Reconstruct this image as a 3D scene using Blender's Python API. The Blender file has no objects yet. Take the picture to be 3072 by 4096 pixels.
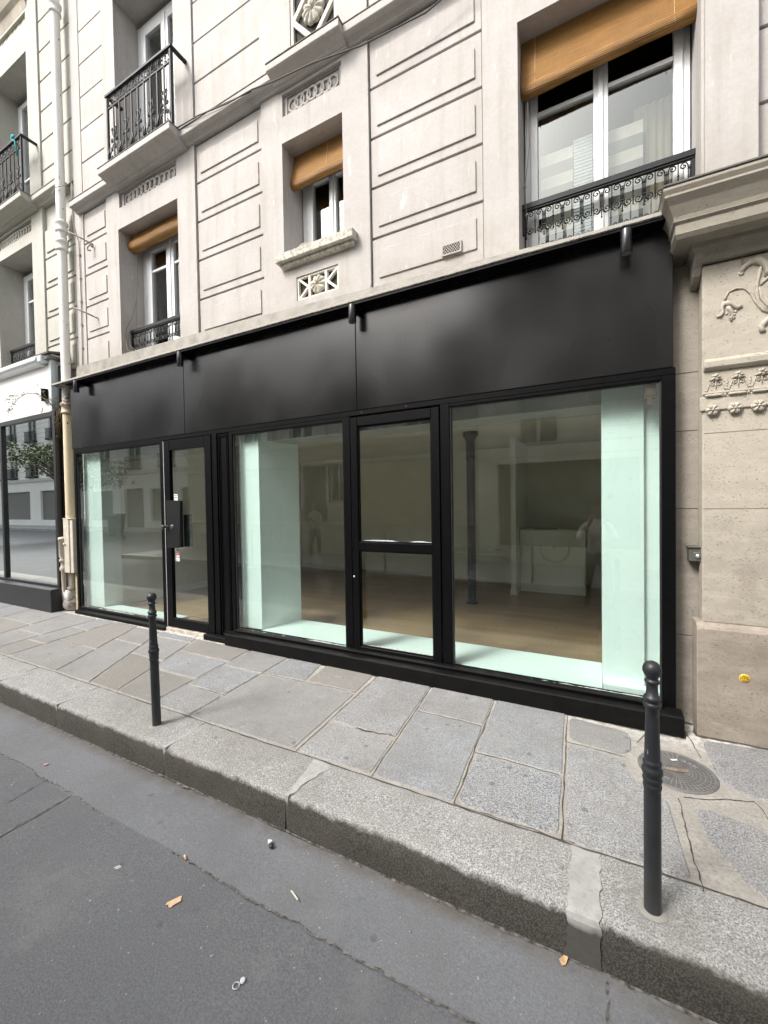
import bpy, bmesh, math, random
from mathutils import Vector, Matrix
random.seed(7)
R = math.radians; PI = math.pi
S = bpy.context.scene
C = S.collection
rnd = random.uniform

# ------------------------------------------------------------ camera, sky, sun, exposure
cam_d = bpy.data.cameras.new("camera"); cam = bpy.data.objects.new("camera", cam_d); C.objects.link(cam)
cam_d.sensor_fit = 'HORIZONTAL'; cam_d.sensor_width = 36; cam_d.lens = 19.36
cam_d.clip_start = 0.02; cam_d.clip_end = 2000
cr = Vector((0.88863, 0.45834, -0.01582)); cf = Vector((-0.45859, 0.88841, -0.02053)); cu = cr.cross(cf)
cam.matrix_world = Matrix(((cr.x, cu.x, -cf.x, 0), (cr.y, cu.y, -cf.y, -3.4), (cr.z, cu.z, -cf.z, 1.56), (0, 0, 0, 1)))
S.camera = cam
SUN_EL, SUN_AZ = R(47), R(-150)       # azimuth measured from +Y towards +X : behind the camera, to the left
w = bpy.data.worlds.new("World"); S.world = w; w.use_nodes = True
nt_ = w.node_tree; bgn = nt_.nodes['Background']
sk = nt_.nodes.new('ShaderNodeTexSky'); sk.sky_type = 'NISHITA'; sk.sun_disc = False
sk.sun_elevation = SUN_EL; sk.sun_rotation = SUN_AZ; sk.air_density = 1.0; sk.dust_density = 6.0; sk.ozone_density = 1.0
hs = nt_.nodes.new('ShaderNodeHueSaturation'); hs.inputs['Saturation'].default_value = 0.35
nt_.links.new(sk.outputs[0], hs.inputs['Color']); nt_.links.new(hs.outputs[0], bgn.inputs[0]); bgn.inputs[1].default_value = 0.15
sd = bpy.data.lights.new("sun", 'SUN'); sd.energy = 1.5; sd.angle = R(14); sd.color = (1, .965, .92)
so = bpy.data.objects.new("sun", sd); C.objects.link(so)
sdir = Vector((math.sin(SUN_AZ)*math.cos(SUN_EL), math.cos(SUN_AZ)*math.cos(SUN_EL), math.sin(SUN_EL)))
so.rotation_euler = sdir.to_track_quat('Z', 'Y').to_euler(); so.location = (0, -3, 20)
S.view_settings.view_transform = 'Standard'; S.view_settings.look = 'None'
S.view_settings.gamma = 1.0; S.view_settings.use_curve_mapping = False
S.view_settings.exposure = 1.04
S.render.engine = 'CYCLES'
S.cycles.max_bounces = 10; S.cycles.diffuse_bounces = 5; S.cycles.glossy_bounces = 4; S.cycles.transparent_max_bounces = 16
S.cycles.caustics_reflective = False; S.cycles.caustics_refractive = False

# ------------------------------------------------------------ materials
class NT:
    def __init__(s, name):
        s.m = bpy.data.materials.new(name); s.m.use_nodes = True; s.t = s.m.node_tree; s.n = s.t.nodes; s.l = s.t.links
        s.b = s.n['Principled BSDF']; s.tc = s.n.new('ShaderNodeTexCoord')
    def vec(s, sc=(1, 1, 1), loc=(0, 0, 0), src=None):
        mp = s.n.new('ShaderNodeMapping'); mp.inputs['Scale'].default_value = sc; mp.inputs['Location'].default_value = loc
        s.l.new(src or s.tc.outputs['Object'], mp.inputs[0]); return mp.outputs[0]
    def noise(s, scale, detail=3, rough=.5, sc=(1, 1, 1), loc=(0, 0, 0), dist=0):
        n = s.n.new('ShaderNodeTexNoise'); n.inputs['Scale'].default_value = scale; n.inputs['Detail'].default_value = detail
        n.inputs['Roughness'].default_value = rough; n.inputs['Distortion'].default_value = dist
        s.l.new(s.vec(sc, loc), n.inputs['Vector']); return n.outputs['Fac']
    def voro(s, scale, sc=(1, 1, 1), feat='F1', rand=1):
        n = s.n.new('ShaderNodeTexVoronoi'); n.inputs['Scale'].default_value = scale; n.feature = feat
        n.inputs['Randomness'].default_value = rand
        s.l.new(s.vec(sc), n.inputs['Vector']); return n
    def ramp(s, fac, a, b, ca=0., cb=1., interp='LINEAR'):
        n = s.n.new('ShaderNodeMapRange'); n.inputs[1].default_value = a; n.inputs[2].default_value = b
        n.inputs[3].default_value = ca; n.inputs[4].default_value = cb
        if interp == 'SMOOTH': n.interpolation_type = 'SMOOTHSTEP'
        s.l.new(fac, n.inputs[0]); return n.outputs[0]
    def mix(s, fac, a, b, mode='MIX'):
        n = s.n.new('ShaderNodeMix'); n.data_type = 'RGBA'; n.blend_type = mode
        for i, x in ((0, fac), (6, a), (7, b)):
            if hasattr(x, 'is_output'): s.l.new(x, n.inputs[i])
            elif i == 0: n.inputs[0].default_value = x
            else: n.inputs[i].default_value = (*x, 1)
        return n.outputs[2]
    def math(s, op, a, b=0.):
        n = s.n.new('ShaderNodeMath'); n.operation = op
        for i, x in ((0, a), (1, b)):
            if hasattr(x, 'is_output'): s.l.new(x, n.inputs[i])
            else: n.inputs[i].default_value = x
        return n.outputs[0]
    def sep(s):
        n = s.n.new('ShaderNodeSeparateXYZ'); s.l.new(s.tc.outputs['Object'], n.inputs[0]); return n.outputs
    def attr(s, name):
        n = s.n.new('ShaderNodeAttribute'); n.attribute_name = name; return n
    def out(s, col=None, rough=None, bump=None, bs=.3, bd=.01, **kw):
        def setv(k, x):
            i = s.b.inputs[k]
            if hasattr(x, 'is_output'): s.l.new(x, i)
            elif k == 'Base Color': i.default_value = (*x, 1)
            else: i.default_value = x
        if col is not None: setv('Base Color', col)
        if rough is not None: setv('Roughness', rough)
        for k, x in kw.items(): setv(k.replace('_', ' '), x)
        if bump is not None:
            n = s.n.new('ShaderNodeBump'); n.inputs['Strength'].default_value = bs; n.inputs['Distance'].default_value = bd
            s.l.new(bump, n.inputs['Height']); s.l.new(n.outputs[0], s.b.inputs['Normal'])
        return s.m

def simple(name, col, rough=.6, var=.12, scale=8, bump=0, metallic=0, sc=(1, 1, 1), **kw):
    t = NT(name); f = t.ramp(t.noise(scale, 5, .6, sc), .3, .7)
    c = t.mix(f, tuple(x*(1-var) for x in col), tuple(min(1, x*(1+var)) for x in col))
    return t.out(c, rough, t.noise(scale*12, 3) if bump else None, bump, .004, Metallic=metallic, **kw)

def m_wall(name, a, b, tan):
    t = NT(name)
    c = t.mix(t.ramp(t.noise(1.3, 4, .6), .35, .65), a, b)
    c = t.mix(t.ramp(t.noise(3.5, 6, .75, loc=(2, 2, 2)), .45, .7, 0, .28), c, tan); c = t.mix(t.ramp(t.noise(38, 5, .7), .40, .66, 0, .3), c, tuple(x*.78 for x in a))
    st = t.ramp(t.noise(9, 6, .7, (1, 1, .07)), .50, .72, 0, .42)
    c = t.mix(st, c, tan)
    wh = t.ramp(t.noise(16, 3, .5, (1, 1, .28), (3, 1, 5)), .67, .72, 0, .38)
    c = t.mix(wh, c, (.64, .63, .61))
    z = t.sep()[2]
    lo = t.math('MULTIPLY', t.ramp(z, 3.55, 4.05, 1, 0), t.ramp(t.noise(5, 5, .7), .35, .6, 0, .6))
    c = t.mix(lo, c, tan)
    # thin wandering hairline cracks
    v = t.voro(.55, feat='DISTANCE_TO_EDGE'); 
    mp = t.n.new('ShaderNodeVectorMath'); mp.operation = 'ADD'
    nn = t.n.new('ShaderNodeTexNoise'); nn.inputs['Scale'].default_value = 3; nn.inputs['Detail'].default_value = 5
    t.l.new(t.tc.outputs['Object'], nn.inputs['Vector']); t.l.new(t.tc.outputs['Object'], mp.inputs[0]); t.l.new(nn.outputs['Color'], mp.inputs[1])
    t.l.new(mp.outputs[0], v.inputs['Vector'])
    ck = t.math('MULTIPLY', t.ramp(v.outputs['Distance'], 0, .0022, .5, 0), t.ramp(t.noise(1.1, 2, loc=(4, 4, 4)), .52, .6))
    c = t.mix(ck, c, (.25, .22, .19))
    return t.out(c, .85, t.noise(90, 4, .6), .35, .004)
WALL = m_wall('painted_render', (.432, .407, .388), (.48, .458, .438), (.29, .26, .21))
WALL2 = m_wall('cream_render', (.43, .42, .37), (.485, .475, .43), (.32, .295, .245))

def m_stone(name, hi, lo, pits=1.):
    t = NT(name); z = t.sep()[2]
    base = t.mix(t.ramp(t.noise(2.2, 5, .6), .3, .7), hi, tuple(x*.8 for x in hi))
    low = t.mix(t.ramp(t.noise(3, 6, .7, (1, 1, 1.6)), .3, .68), lo, tuple(x*.58 for x in lo))
    g = t.ramp(t.math('ADD', z, t.ramp(t.noise(1.4, 3), 0, 1, -.6, .6)), .3, 1.9)
    c = t.mix(g, low, base)
    c = t.mix(t.ramp(t.noise(5, 6, .75, (1, 1, 3), (1, 2, 3)), .45, .68, 0, .35), c, tuple(min(1, x*1.35) for x in hi)); sm = t.ramp(t.noise(1.0, 6, .75, (1.6, 1, .8), (9, 2, 7)), .52, .70, 0, .5)
    c = t.mix(sm, c, (.19, .155, .125))
    c = t.mix(t.ramp(t.noise(260, 2), .3, .7, 0, .35), c, tuple(x*.6 for x in hi))
    p = t.ramp(t.noise(62, 4, .65, (1, 1, 2.3), dist=.4), .60, .64)
    pm = t.math('MULTIPLY', p, t.ramp(t.noise(6, 3, .6, (1, 1, 3)), .42, .58, .15, pits))
    c = t.mix(t.math('MULTIPLY', pm, .8), c, (.10, .085, .065))
    h = t.math('SUBTRACT', t.math('MULTIPLY', t.noise(50, 5, .6), .5), pm)
    return t.out(c, .9, h, .6, .006)
STONE = m_stone('limestone', (.47, .428, .355), (.40, .355, .30))
STONE_C = m_stone('cornice_limestone', (.31, .282, .23), (.30, .27, .22))
STONE_N = m_stone('grimy_limestone', (.34, .31, .265), (.31, .28, .245))

def m_granite(name):
    t = NT(name); a = t.attr('tint'); 
    sp = t.noise(150, 2, .6); sp2 = t.noise(120, 2, .6, loc=(3, 3, 3)); al = a.outputs['Alpha']
    c = t.mix(t.math('MULTIPLY', t.ramp(sp, .41, .56, .85, 0), al), a.outputs['Color'], (.08, .08, .085))
    c = t.mix(t.math('MULTIPLY', t.ramp(sp2, .52, .62, 0, .5), al), c, t.mix(.55, a.outputs['Color'], (.75, .77, .78)))
    c = t.mix(t.ramp(t.noise(7, 6, .75, loc=(8, 1, 1)), .42, .62, 0, .3), c, (.19, .18, .165)); c = t.mix(t.ramp(t.noise(28, 5, .75, loc=(1, 8, 1)), .58, .66, 0, .4), c, (.16, .15, .14))
    c = t.mix(t.ramp(t.noise(2.2, 5, .65), .35, .75, 0, .42), c, (.235, .22, .2))
    v = t.voro(7.5); spot = t.math('MULTIPLY', t.ramp(v.outputs['Distance'], .09, .15, 1, 0), t.ramp(t.noise(3.1, 2, loc=(7, 7, 0)), .47, .55))
    v3 = t.voro(17); sp3 = t.math('MULTIPLY', t.ramp(v3.outputs['Distance'], .07, .15, 1, 0), t.ramp(t.noise(5, 2, loc=(1, 7, 3)), .5, .56)); c = t.mix(t.math('MULTIPLY', t.math('MAXIMUM', spot, sp3), .6), c, (.08, .08, .08)); c = t.mix(t.ramp(t.noise(1.1, 6, .7, loc=(3, 1, 2)), .44, .66, 0, .45), c, (.14, .135, .125))
    ed = t.ramp(t.noise(13, 5, .7), .6, .72, 0, .35); c = t.mix(ed, c, (.42, .39, .34))
    return t.out(c, .8, t.math('ADD', sp, t.noise(16, 4)), .35, .004)
GRANITE = m_granite('granite_slab')
def m_mortar():
    t = NT('pale_mortar')
    c = t.mix(t.ramp(t.noise(9, 5, .7), .3, .7), (.40, .378, .34), (.27, .255, .23))
    c = t.mix(t.ramp(t.noise(70, 4, .7), .47, .6, 0, .5), c, (.17, .155, .135)); c = t.mix(t.ramp(t.noise(4, 5, .7), .45, .65, 0, .5), c, (.27, .25, .225))
    wh = t.math('MULTIPLY', t.ramp(t.sep()[1], -.30, -.08, 0, .65), t.ramp(t.noise(22, 5, .7), .42, .55)); c = t.mix(wh, c, (.66, .645, .6))
    return t.out(c, .9, t.noise(60, 5, .7), .5, .006)
MORTAR = m_mortar()
CRACK_SHADE = simple('joint_dirt_foot_shade', (.065, .057, .048), .95, .3, 30)  # dirt in the joints, and contact shade painted along the wall feet
def m_kerb():
    t = NT('granite_kerb'); a = t.attr('tint'); x = t.sep(); z = x[2]; y = x[1]
    sp = t.noise(170, 2, .6)
    c = t.mix(t.ramp(sp, .40, .56), (.13, .13, .125), a.outputs['Color'])
    c = t.mix(t.ramp(t.noise(115, 2, .6, loc=(2, 5, 1)), .52, .62, 0, .5), c, (.6, .6, .585))
    c = t.mix(t.ramp(t.noise(2.5, 5, .6), .4, .75, 0, .4), c, (.22, .21, .19))
    v = t.voro(8); spot = t.math('MULTIPLY', t.ramp(v.outputs['Distance'], .08, .15, 1, 0), t.ramp(t.noise(2.7, 2, loc=(1, 7, 0)), .5, .57)); c = t.mix(t.ramp(t.noise(1.7, 6, .75, loc=(6, 2, 1)), .45, .65, 0, .5), c, (.16, .153, .14))
    c = t.mix(t.math('MULTIPLY', spot, .6), c, (.08, .08, .08))
    zn = t.math('ADD', z, t.ramp(t.noise(9, 5, .7), 0, 1, -.045, .045))
    g = t.math('MULTIPLY', t.ramp(zn, -.075, -.052, 1, 0), t.ramp(y, -1.64, -1.66, 0, 1))
    gr = t.mix(t.ramp(t.noise(150, 2, .6), .44, .6), (.012, .011, .009), (.07, .063, .049))
    gr = t.mix(t.ramp(t.noise(2.6, 5, .6, (1, 1, 2)), .5, .64, 0, .4), gr, (.07, .063, .048))
    c = t.mix(t.math('MULTIPLY', g, .93), c, gr)
    return t.out(c, .8, t.math('ADD', sp, t.noise(14, 4)), .4, .005)
KERB = m_kerb()
def m_asphalt():
    t = NT('asphalt'); x = t.sep()
    wob = t.math('ADD', x[1], t.ramp(t.noise(2.2, 6, .65), 0, 1, -.035, .035))
    strip = t.math('MULTIPLY', t.ramp(wob, -2.045, -2.035), t.ramp(wob, -5.05, -5.06, 1, 1))
    road = t.mix(t.ramp(t.noise(120, 4, .75), .36, .64), (.076, .079, .084), (.158, .163, .172))
    road = t.mix(t.ramp(t.noise(1.6, 5, .6), .35, .7, 0, .45), road, (.10, .105, .113))
    gut = t.mix(t.ramp(t.noise(110, 4, .75), .34, .66), (.115, .121, .13), (.195, .203, .215))
    gut = t.mix(t.ramp(t.noise(3, 6, .7), .45, .72, 0, .45), gut, (.125, .124, .12))
    c = t.mix(strip, road, gut)
    ye = t.ramp(x[1], -1.76, -1.70, 0, 1); c = t.mix(t.math('MULTIPLY', ye, t.ramp(t.noise(8, 5, .7), .35, .6, .2, .8)), c, (.10, .085, .065))
    grit = t.ramp(t.noise(58, 2, .4, loc=(5, 5, 5)), .745, .77); c = t.mix(t.math('MULTIPLY', grit, .6), c, (.42, .41, .39))
    c = t.mix(t.ramp(t.noise(.9, 6, .75, loc=(2, 1, 6)), .42, .66, 0, .3), c, (.078, .08, .086)); c = t.mix(t.ramp(t.noise(2.2, 6, .75, loc=(9, 1, 6)), .52, .68, 0, .3), c, (.2, .2, .2)); v = t.voro(6.2); spot = t.math('MULTIPLY', t.ramp(v.outputs['Distance'], .05, .13, 1, 0), t.ramp(t.noise(2.3, 2, loc=(2, 9, 0)), .48, .56))
    c = t.mix(t.math('MULTIPLY', spot, .5), c, (.055, .055, .06))
    h = t.math('ADD', t.noise(150, 3, .6), t.math('MULTIPLY', t.noise(25, 4), .6))
    return t.out(c, .82, h, .45, .005)
ASPHALT = m_asphalt()
def m_fascia():
    t = NT('satin_black_panel')
    r = t.ramp(t.noise(1.2, 2, .4, (1, 1, .7)), .32, .68, .15, .33)
    c = t.mix(t.ramp(t.noise(30, 4, .6, (1.4, 1, .07)), .4, .75, 0, .5), (.003, .003, .0035), (.0075, .0078, .008)); c = t.mix(t.ramp(t.noise(60, 4, .7, (1, 1, .3)), .66, .72, 0, .25), c, (.05, .05, .048))
    return t.out(c, r, t.noise(1.1, 2, .4), .10, .02, IOR=1.5, Specular_IOR_Level=.55)
FASCIA = m_fascia()
BLACK = simple('black_paint', (.003, .003, .0034), .4, .3, 20, .06, Specular_IOR_Level=.12)
PLINTH = simple('scuffed_black_paint', (.004, .0039, .0039), .55, .4, 12, .3, Specular_IOR_Level=.15)
GASKET = simple('dark_gasket', (.02, .02, .02), .7)
IRON = simple('black_iron', (.009, .010, .012), .5, .3, 30, .15, Specular_IOR_Level=.3)
def m_bollard():
    t = NT('worn_bollard_paint')
    s_ = t.ramp(t.noise(60, 4, .7, (1, 1, .25)), .66, .7); s2 = t.ramp(t.noise(6, 3), .48, .62)
    c = t.mix(t.ramp(t.noise(14, 4), .3, .7), (.014, .0155, .018), (.022, .024, .027))
    c = t.mix(t.math('MULTIPLY', t.math('MULTIPLY', s_, s2), .8), c, (.3, .3, .3)); c = t.mix(t.ramp(t.sep()[2], .25, .0, 0, .35), c, (.07, .068, .06))
    return t.out(c, .45, t.noise(45, 4), .25, .003)
BOLLARD = m_bollard()
PVC = simple('white_window_paint', (.72, .735, .74), .4, .05, 5, .08)
PIPEW = None
def m_pipe():
    t = NT('peeling_pipe_paint'); z = t.sep()[2]
    c = t.mix(t.ramp(z, 3.1, 3.25), (.66, .56, .38), (.76, .76, .72))
    c = t.mix(t.ramp(z, .95, 1.4, 1, 0), c, (.50, .44, .36))
    c = t.mix(t.ramp(t.noise(7, 4, .6, (1, 1, .3)), .45, .75, 0, .35), c, (.5, .45, .36))
    p = t.ramp(t.noise(24, 3, .5, (1, 1, .55)), .685, .70); c = t.mix(p, c, (.085, .065, .05))
    ru = t.math('MULTIPLY', t.ramp(t.math('ABSOLUTE', t.math('SUBTRACT', z, 3.2)), .05, .2, 1, 0), t.ramp(t.noise(25, 5, .7), .38, .55)); c = t.mix(ru, c, (.13, .075, .045))
    return t.out(c, .6, t.math('SUBTRACT', t.noise(20, 3), p), .3, .004)
PIPE = m_pipe()
ZINC = simple('weathered_zinc', (.24, .225, .195), .6, .3, 7, .3)
def m_lip():
    t = NT('crusty_lip')
    p = t.ramp(t.noise(30, 6, .75, (1, 1, 1.5)), .47, .56); c = t.mix(p, (.40, .385, .34), (.10, .088, .07))
    zz = t.ramp(t.sep()[2], 3.425, 3.413); c = t.mix(t.math('MULTIPLY', p, zz), (.42, .40, .355), (.1, .09, .075))
    return t.out(c, .85, t.noise(60, 5, .7), .6, .006)
LIP = m_lip()
def m_blind():
    t = NT('bamboo_blind')
    wv = t.n.new('ShaderNodeTexWave'); wv.bands_direction = 'Z'; wv.inputs['Scale'].default_value = 33; wv.inputs['Distortion'].default_value = .6; wv.inputs['Detail'].default_value = 1
    t.l.new(t.tc.outputs['Object'], wv.inputs['Vector'])
    c = t.mix(t.ramp(t.noise(14, 4, .6, (.35, 1, 7)), .3, .7), (.30, .142, .028), (.46, .235, .055))
    c = t.mix(t.math('MULTIPLY', wv.outputs['Fac'], .35), c, (.12, .05, .01))
    c = t.mix(t.ramp(t.noise(90, 3, .6, (1, 1, .1)), .5, .7, 0, .25), c, (.46, .25, .08))
    c = t.mix(t.ramp(t.noise(2.5, 4, .6), .45, .7, 0, .45), c, (.17, .085, .03)); return t.out(c, .6, wv.outputs['Fac'], .9, .006)
BLIND = m_blind()
WHITEIN = simple('white_interior_paint', (.80, .82, .80), .55, .03, 2)
def m_mint():
    t = NT('white_display_board'); c = t.mix(t.ramp(t.noise(1.5, 4, .6), .3, .7), (.76, .82, .79), (.83, .885, .865))
    c = t.mix(t.ramp(t.noise(16, 5, .7), .58, .7, 0, .22), c, (.5, .52, .48)); c = t.mix(t.ramp(t.noise(5, 5, .7, (1, 1, .15)), .56, .7, 0, .2), c, (.6, .63, .6)); return t.out(c, .5, t.noise(30, 4), .1, .003)
MINT = m_mint()
DIMW = simple('dull_interior_paint', (.84, .82, .76), .7, .06, 2)
def m_wood():
    t = NT('oak_floor')
    br = t.n.new('ShaderNodeTexBrick'); br.inputs['Scale'].default_value = 1; br.inputs['Brick Width'].default_value = 1.2; br.inputs['Row Height'].default_value = .16
    br.inputs['Mortar Size'].default_value = .0018; br.offset = .37; br.inputs['Color1'].default_value = (.40, .245, .13, 1); br.inputs['Color2'].default_value = (.29, .175, .09, 1); br.inputs['Mortar'].default_value = (.08, .05, .03, 1)
    t.l.new(t.vec(), br.inputs['Vector'])
    c = t.mix(t.ramp(t.noise(8, 6, .65, (.5, 6, 1), dist=1), .3, .7, 0, .5), br.outputs['Color'], (.13, .085, .05))
    return t.out(c, .42, t.noise(12, 5, .6, (.5, 8, 1)), .1, .002)
WOOD = m_wood()
def m_glass(name, tint, k=1.0, rough=0.0):
    m = bpy.data.materials.new(name); m.use_nodes = True; n = m.node_tree.nodes; l = m.node_tree.links; n.clear()
    o = n.new('ShaderNodeOutputMaterial'); mx = n.new('ShaderNodeMixShader'); tr = n.new('ShaderNodeBsdfTransparent'); gl = n.new('ShaderNodeBsdfGlossy')
    tr.inputs[0].default_value = (*tint, 1); gl.inputs[0].default_value = (.95, 1, .97, 1); gl.inputs['Roughness'].default_value = rough
    fr = n.new('ShaderNodeFresnel'); fr.inputs[0].default_value = 1.52; mu = n.new('ShaderNodeMath'); mu.operation = 'MULTIPLY'; mu.use_clamp = True; mu.inputs[1].default_value = k
    geo = n.new('ShaderNodeNewGeometry'); tcn = n.new('ShaderNodeTexCoord'); nz = n.new('ShaderNodeTexNoise'); nz.inputs['Scale'].default_value = .8; nz.inputs['Detail'].default_value = 1
    bp = n.new('ShaderNodeBump'); bp.inputs['Strength'].default_value = .03; bp.inputs['Distance'].default_value = .02
    l.new(tcn.outputs['Object'], nz.inputs['Vector']); l.new(nz.outputs['Fac'], bp.inputs['Height']); l.new(bp.outputs[0], gl.inputs['Normal'])
    ma = n.new('ShaderNodeMath'); ma.operation = 'MULTIPLY_ADD'; ma.inputs[1].default_value = 1/1.52-1.52; ma.inputs[2].default_value = 1.52; l.new(geo.outputs['Backfacing'], ma.inputs[0]); l.new(ma.outputs[0], fr.inputs[0])
    l.new(fr.outputs[0], mu.inputs[0]); l.new(mu.outputs[0], mx.inputs[0]); l.new(tr.outputs[0], mx.inputs[1]); l.new(gl.outputs[0], mx.inputs[2]); df = n.new('ShaderNodeBsdfDiffuse'); df.inputs[0].default_value = (.7, .72, .7, 1); m2 = n.new('ShaderNodeMixShader'); nd = n.new('ShaderNodeTexNoise'); nd.inputs['Scale'].default_value = 5; nd.inputs['Detail'].default_value = 7; nd.inputs['Roughness'].default_value = .7; l.new(tcn.outputs['Object'], nd.inputs['Vector'])
    mr = n.new('ShaderNodeMapRange'); mr.inputs[1].default_value = .5; mr.inputs[2].default_value = .75; mr.inputs[3].default_value = .0; mr.inputs[4].default_value = .022; l.new(nd.outputs['Fac'], mr.inputs[0]); l.new(mr.outputs[0], m2.inputs[0]); l.new(mx.outputs[0], m2.inputs[1]); l.new(df.outputs[0], m2.inputs[2]); l.new(m2.outputs[0], o.inputs[0])
    return m
GLASS = m_glass('greenish_shop_glass', (.89, 1.0, .965), 3.0)
GLASS2 = m_glass('neighbour_glass', (.5, .56, .54), 9.0)
WGLASS = m_glass('window_glass', (.55, .56, .53), 2.6)
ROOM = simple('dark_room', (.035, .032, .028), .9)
ALU = simple('bare_metal', (.55, .56, .57), .35, .1, 20, 0, .9)
WHITEP = simple('white_fascia_paint', (.80, .80, .78), .5, .05, 1.3, .05)

# ------------------------------------------------------------ mesh builder
class MB:
    def __init__(s): s.v = []; s.f = []; s.mi = []; s.sm = []
    def add(s, vs, fs, m=0, smooth=False):
        o = len(s.v); s.v += [tuple(q) for q in vs]
        for f in fs: s.f.append([i+o for i in f]); s.mi.append(m); s.sm.append(smooth)
        return s
    def box(s, x0, x1, y0, y1, z0, z1, m=0):
        vs = [(x, y, z) for z in (z0, z1) for y in (y0, y1) for x in (x0, x1)]
        return s.add(vs, [(0, 2, 3, 1), (4, 5, 7, 6), (0, 1, 5, 4), (2, 6, 7, 3), (0, 4, 6, 2), (1, 3, 7, 5)], m)
    def hexa(s, b, t, m=0):   # b, t: four points each (ccw from above)
        return s.add(list(b)+list(t), [(3, 2, 1, 0), (4, 5, 6, 7), (0, 1, 5, 4), (1, 2, 6, 5), (2, 3, 7, 6), (3, 0, 4, 7)], m)
    def prism(s, poly, a0, a1, ax='y', m=0, smooth=False):
        # poly 2d points; ax = extrusion axis. 'y': (x,z), 'x': (y,z), 'z': (x,y)
        def P(p, a): return {'y': (p[0], a, p[1]), 'x': (a, p[0], p[1]), 'z': (p[0], p[1], a)}[ax]
        n = len(poly); vs = [P(p, a0) for p in poly]+[P(p, a1) for p in poly]
        s.add(vs, [tuple(range(n)), tuple(range(2*n-1, n-1, -1))], m)
        o = len(s.v)-2*n
        for i in range(n):
            j = (i+1) % n; s.f.append([o+i, o+n+i, o+n+j, o+j]); s.mi.append(m); s.sm.append(smooth)
        return s
    def tube(s, pts, r, n=6, m=0, close=False):
        pts = [Vector(p) for p in pts]; N = len(pts); rings = []
        rr = r if isinstance(r, (list, tuple)) else [r]*N
        up = Vector((0, 1, 0))
        for i, p in enumerate(pts):
            a = pts[i-1] if (i > 0 or close) else p; b = pts[(i+1) % N] if (i < N-1 or close) else p
            d = (b-a).normalized() if (b-a).length > 1e-9 else Vector((0, 0, 1))
            u = d.cross(up)
            if u.length < .1: u = d.cross(Vector((1, 0, 0)))
            u.normalize(); v_ = u.cross(d)
            rings.append([p+(u*math.cos(2*PI*k/n)+v_*math.sin(2*PI*k/n))*rr[i] for k in range(n)])
        vs = [q for r_ in rings for q in r_]; fs = []
        for i in range(N if close else N-1):
            for k in range(n):
                a, b = i*n+k, i*n+(k+1) % n; i2 = (i+1) % N
                fs.append((a, b, i2*n+(k+1) % n, i2*n+k))
        s.add(vs, fs, m, True)
        if not close: s.add([], []); o = len(s.v)-len(vs); s.f += [[o+k for k in range(n-1, -1, -1)], [o+(N-1)*n+k for k in range(n)]]; s.mi += [m, m]; s.sm += [False, False]
        return s
    def lathe(s, prof, c=(0, 0, 0), n=24, m=0, ax='z', smooth=True):
        vs = []; fs = []
        for r, h in prof:
            for k in range(n):
                a = 2*PI*k/n; x, y = r*math.cos(a), r*math.sin(a)
                p = {'z': (x, y, h), 'y': (x, h, y), 'x': (h, x, y)}[ax]
                vs.append((c[0]+p[0], c[1]+p[1], c[2]+p[2]))
        for i in range(len(prof)-1):
            for k in range(n):
                a, b = i*n+k, i*n+(k+1) % n; q = (a, b, b+n, a+n)
                fs.append(q if ax != 'y' else q[::-1])
        return s.add(vs, fs, m, smooth)
    def ball(s, c, r, n=10, m=0, sc=(1, 1, 1)):
        vs = []; fs = []; k = n//2
        for i in range(k+1):
            t = PI*i/k
            for j in range(n): a = 2*PI*j/n; vs.append((c[0]+r*sc[0]*math.sin(t)*math.cos(a), c[1]+r*sc[1]*math.sin(t)*math.sin(a), c[2]+r*sc[2]*math.cos(t)))
        for i in range(k):
            for j in range(n): fs.append((i*n+j, (i+1)*n+j, (i+1)*n+(j+1) % n, i*n+(j+1) % n))
        return s.add(vs, fs, m, True)
    def build(s, name, mats, parent=None, bevel=0, tint=None, solid=0, seg=1):
        me = bpy.data.meshes.new(name); me.from_pydata(s.v, [], s.f)
        mats = mats if isinstance(mats, (list, tuple)) else [mats]
        for m in mats: me.materials.append(m)
        for p, i, q in zip(me.polygons, s.mi, s.sm): p.material_index = i; p.use_smooth = q
        if tint:
            a = me.color_attributes.new('tint', 'FLOAT_COLOR', 'CORNER'); li = 0
            for p, col in zip(me.polygons, tint):
                for k in p.loop_indices: a.data[k].color = (*col[:3], col[3] if len(col) > 3 else 1)
        me.update(); bm = bmesh.new(); bm.from_mesh(me); bmesh.ops.recalc_face_normals(bm, faces=bm.faces)
        bm.to_mesh(me); bm.free()
        o = bpy.data.objects.new(name, me); C.objects.link(o)
        if bevel:
            b = o.modifiers.new('b', 'BEVEL'); b.width = bevel; b.segments = seg; b.limit_method = 'ANGLE'; b.angle_limit = R(40)
        if parent:
            o.parent = parent; acc = Vector((0, 0, 0)); q = parent
            while q: acc += q.location; q = q.parent
            o.location = -acc
        return o
def tag(o, label, cat, group=None, kind=None):
    if label: o['label'] = label
    if cat: o['category'] = cat
    if group: o['group'] = group
    if kind: o['kind'] = kind
    return o
def thing(name, label, cat, loc=(0, 0, 0), group=None):
    o = bpy.data.objects.new(name, None); C.objects.link(o); o.location = loc; o.empty_display_size = .1
    return tag(o, label, cat, group)
def struct(name, mb, mats, **k):
    o = mb.build(name, mats, **k); o['kind'] = 'structure'; return o
def copy_tree(o, parent=None):
    c = o.copy(); C.objects.link(c); c.parent = parent
    for ch in list(o.children): copy_tree(ch, c)
    return c
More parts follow.
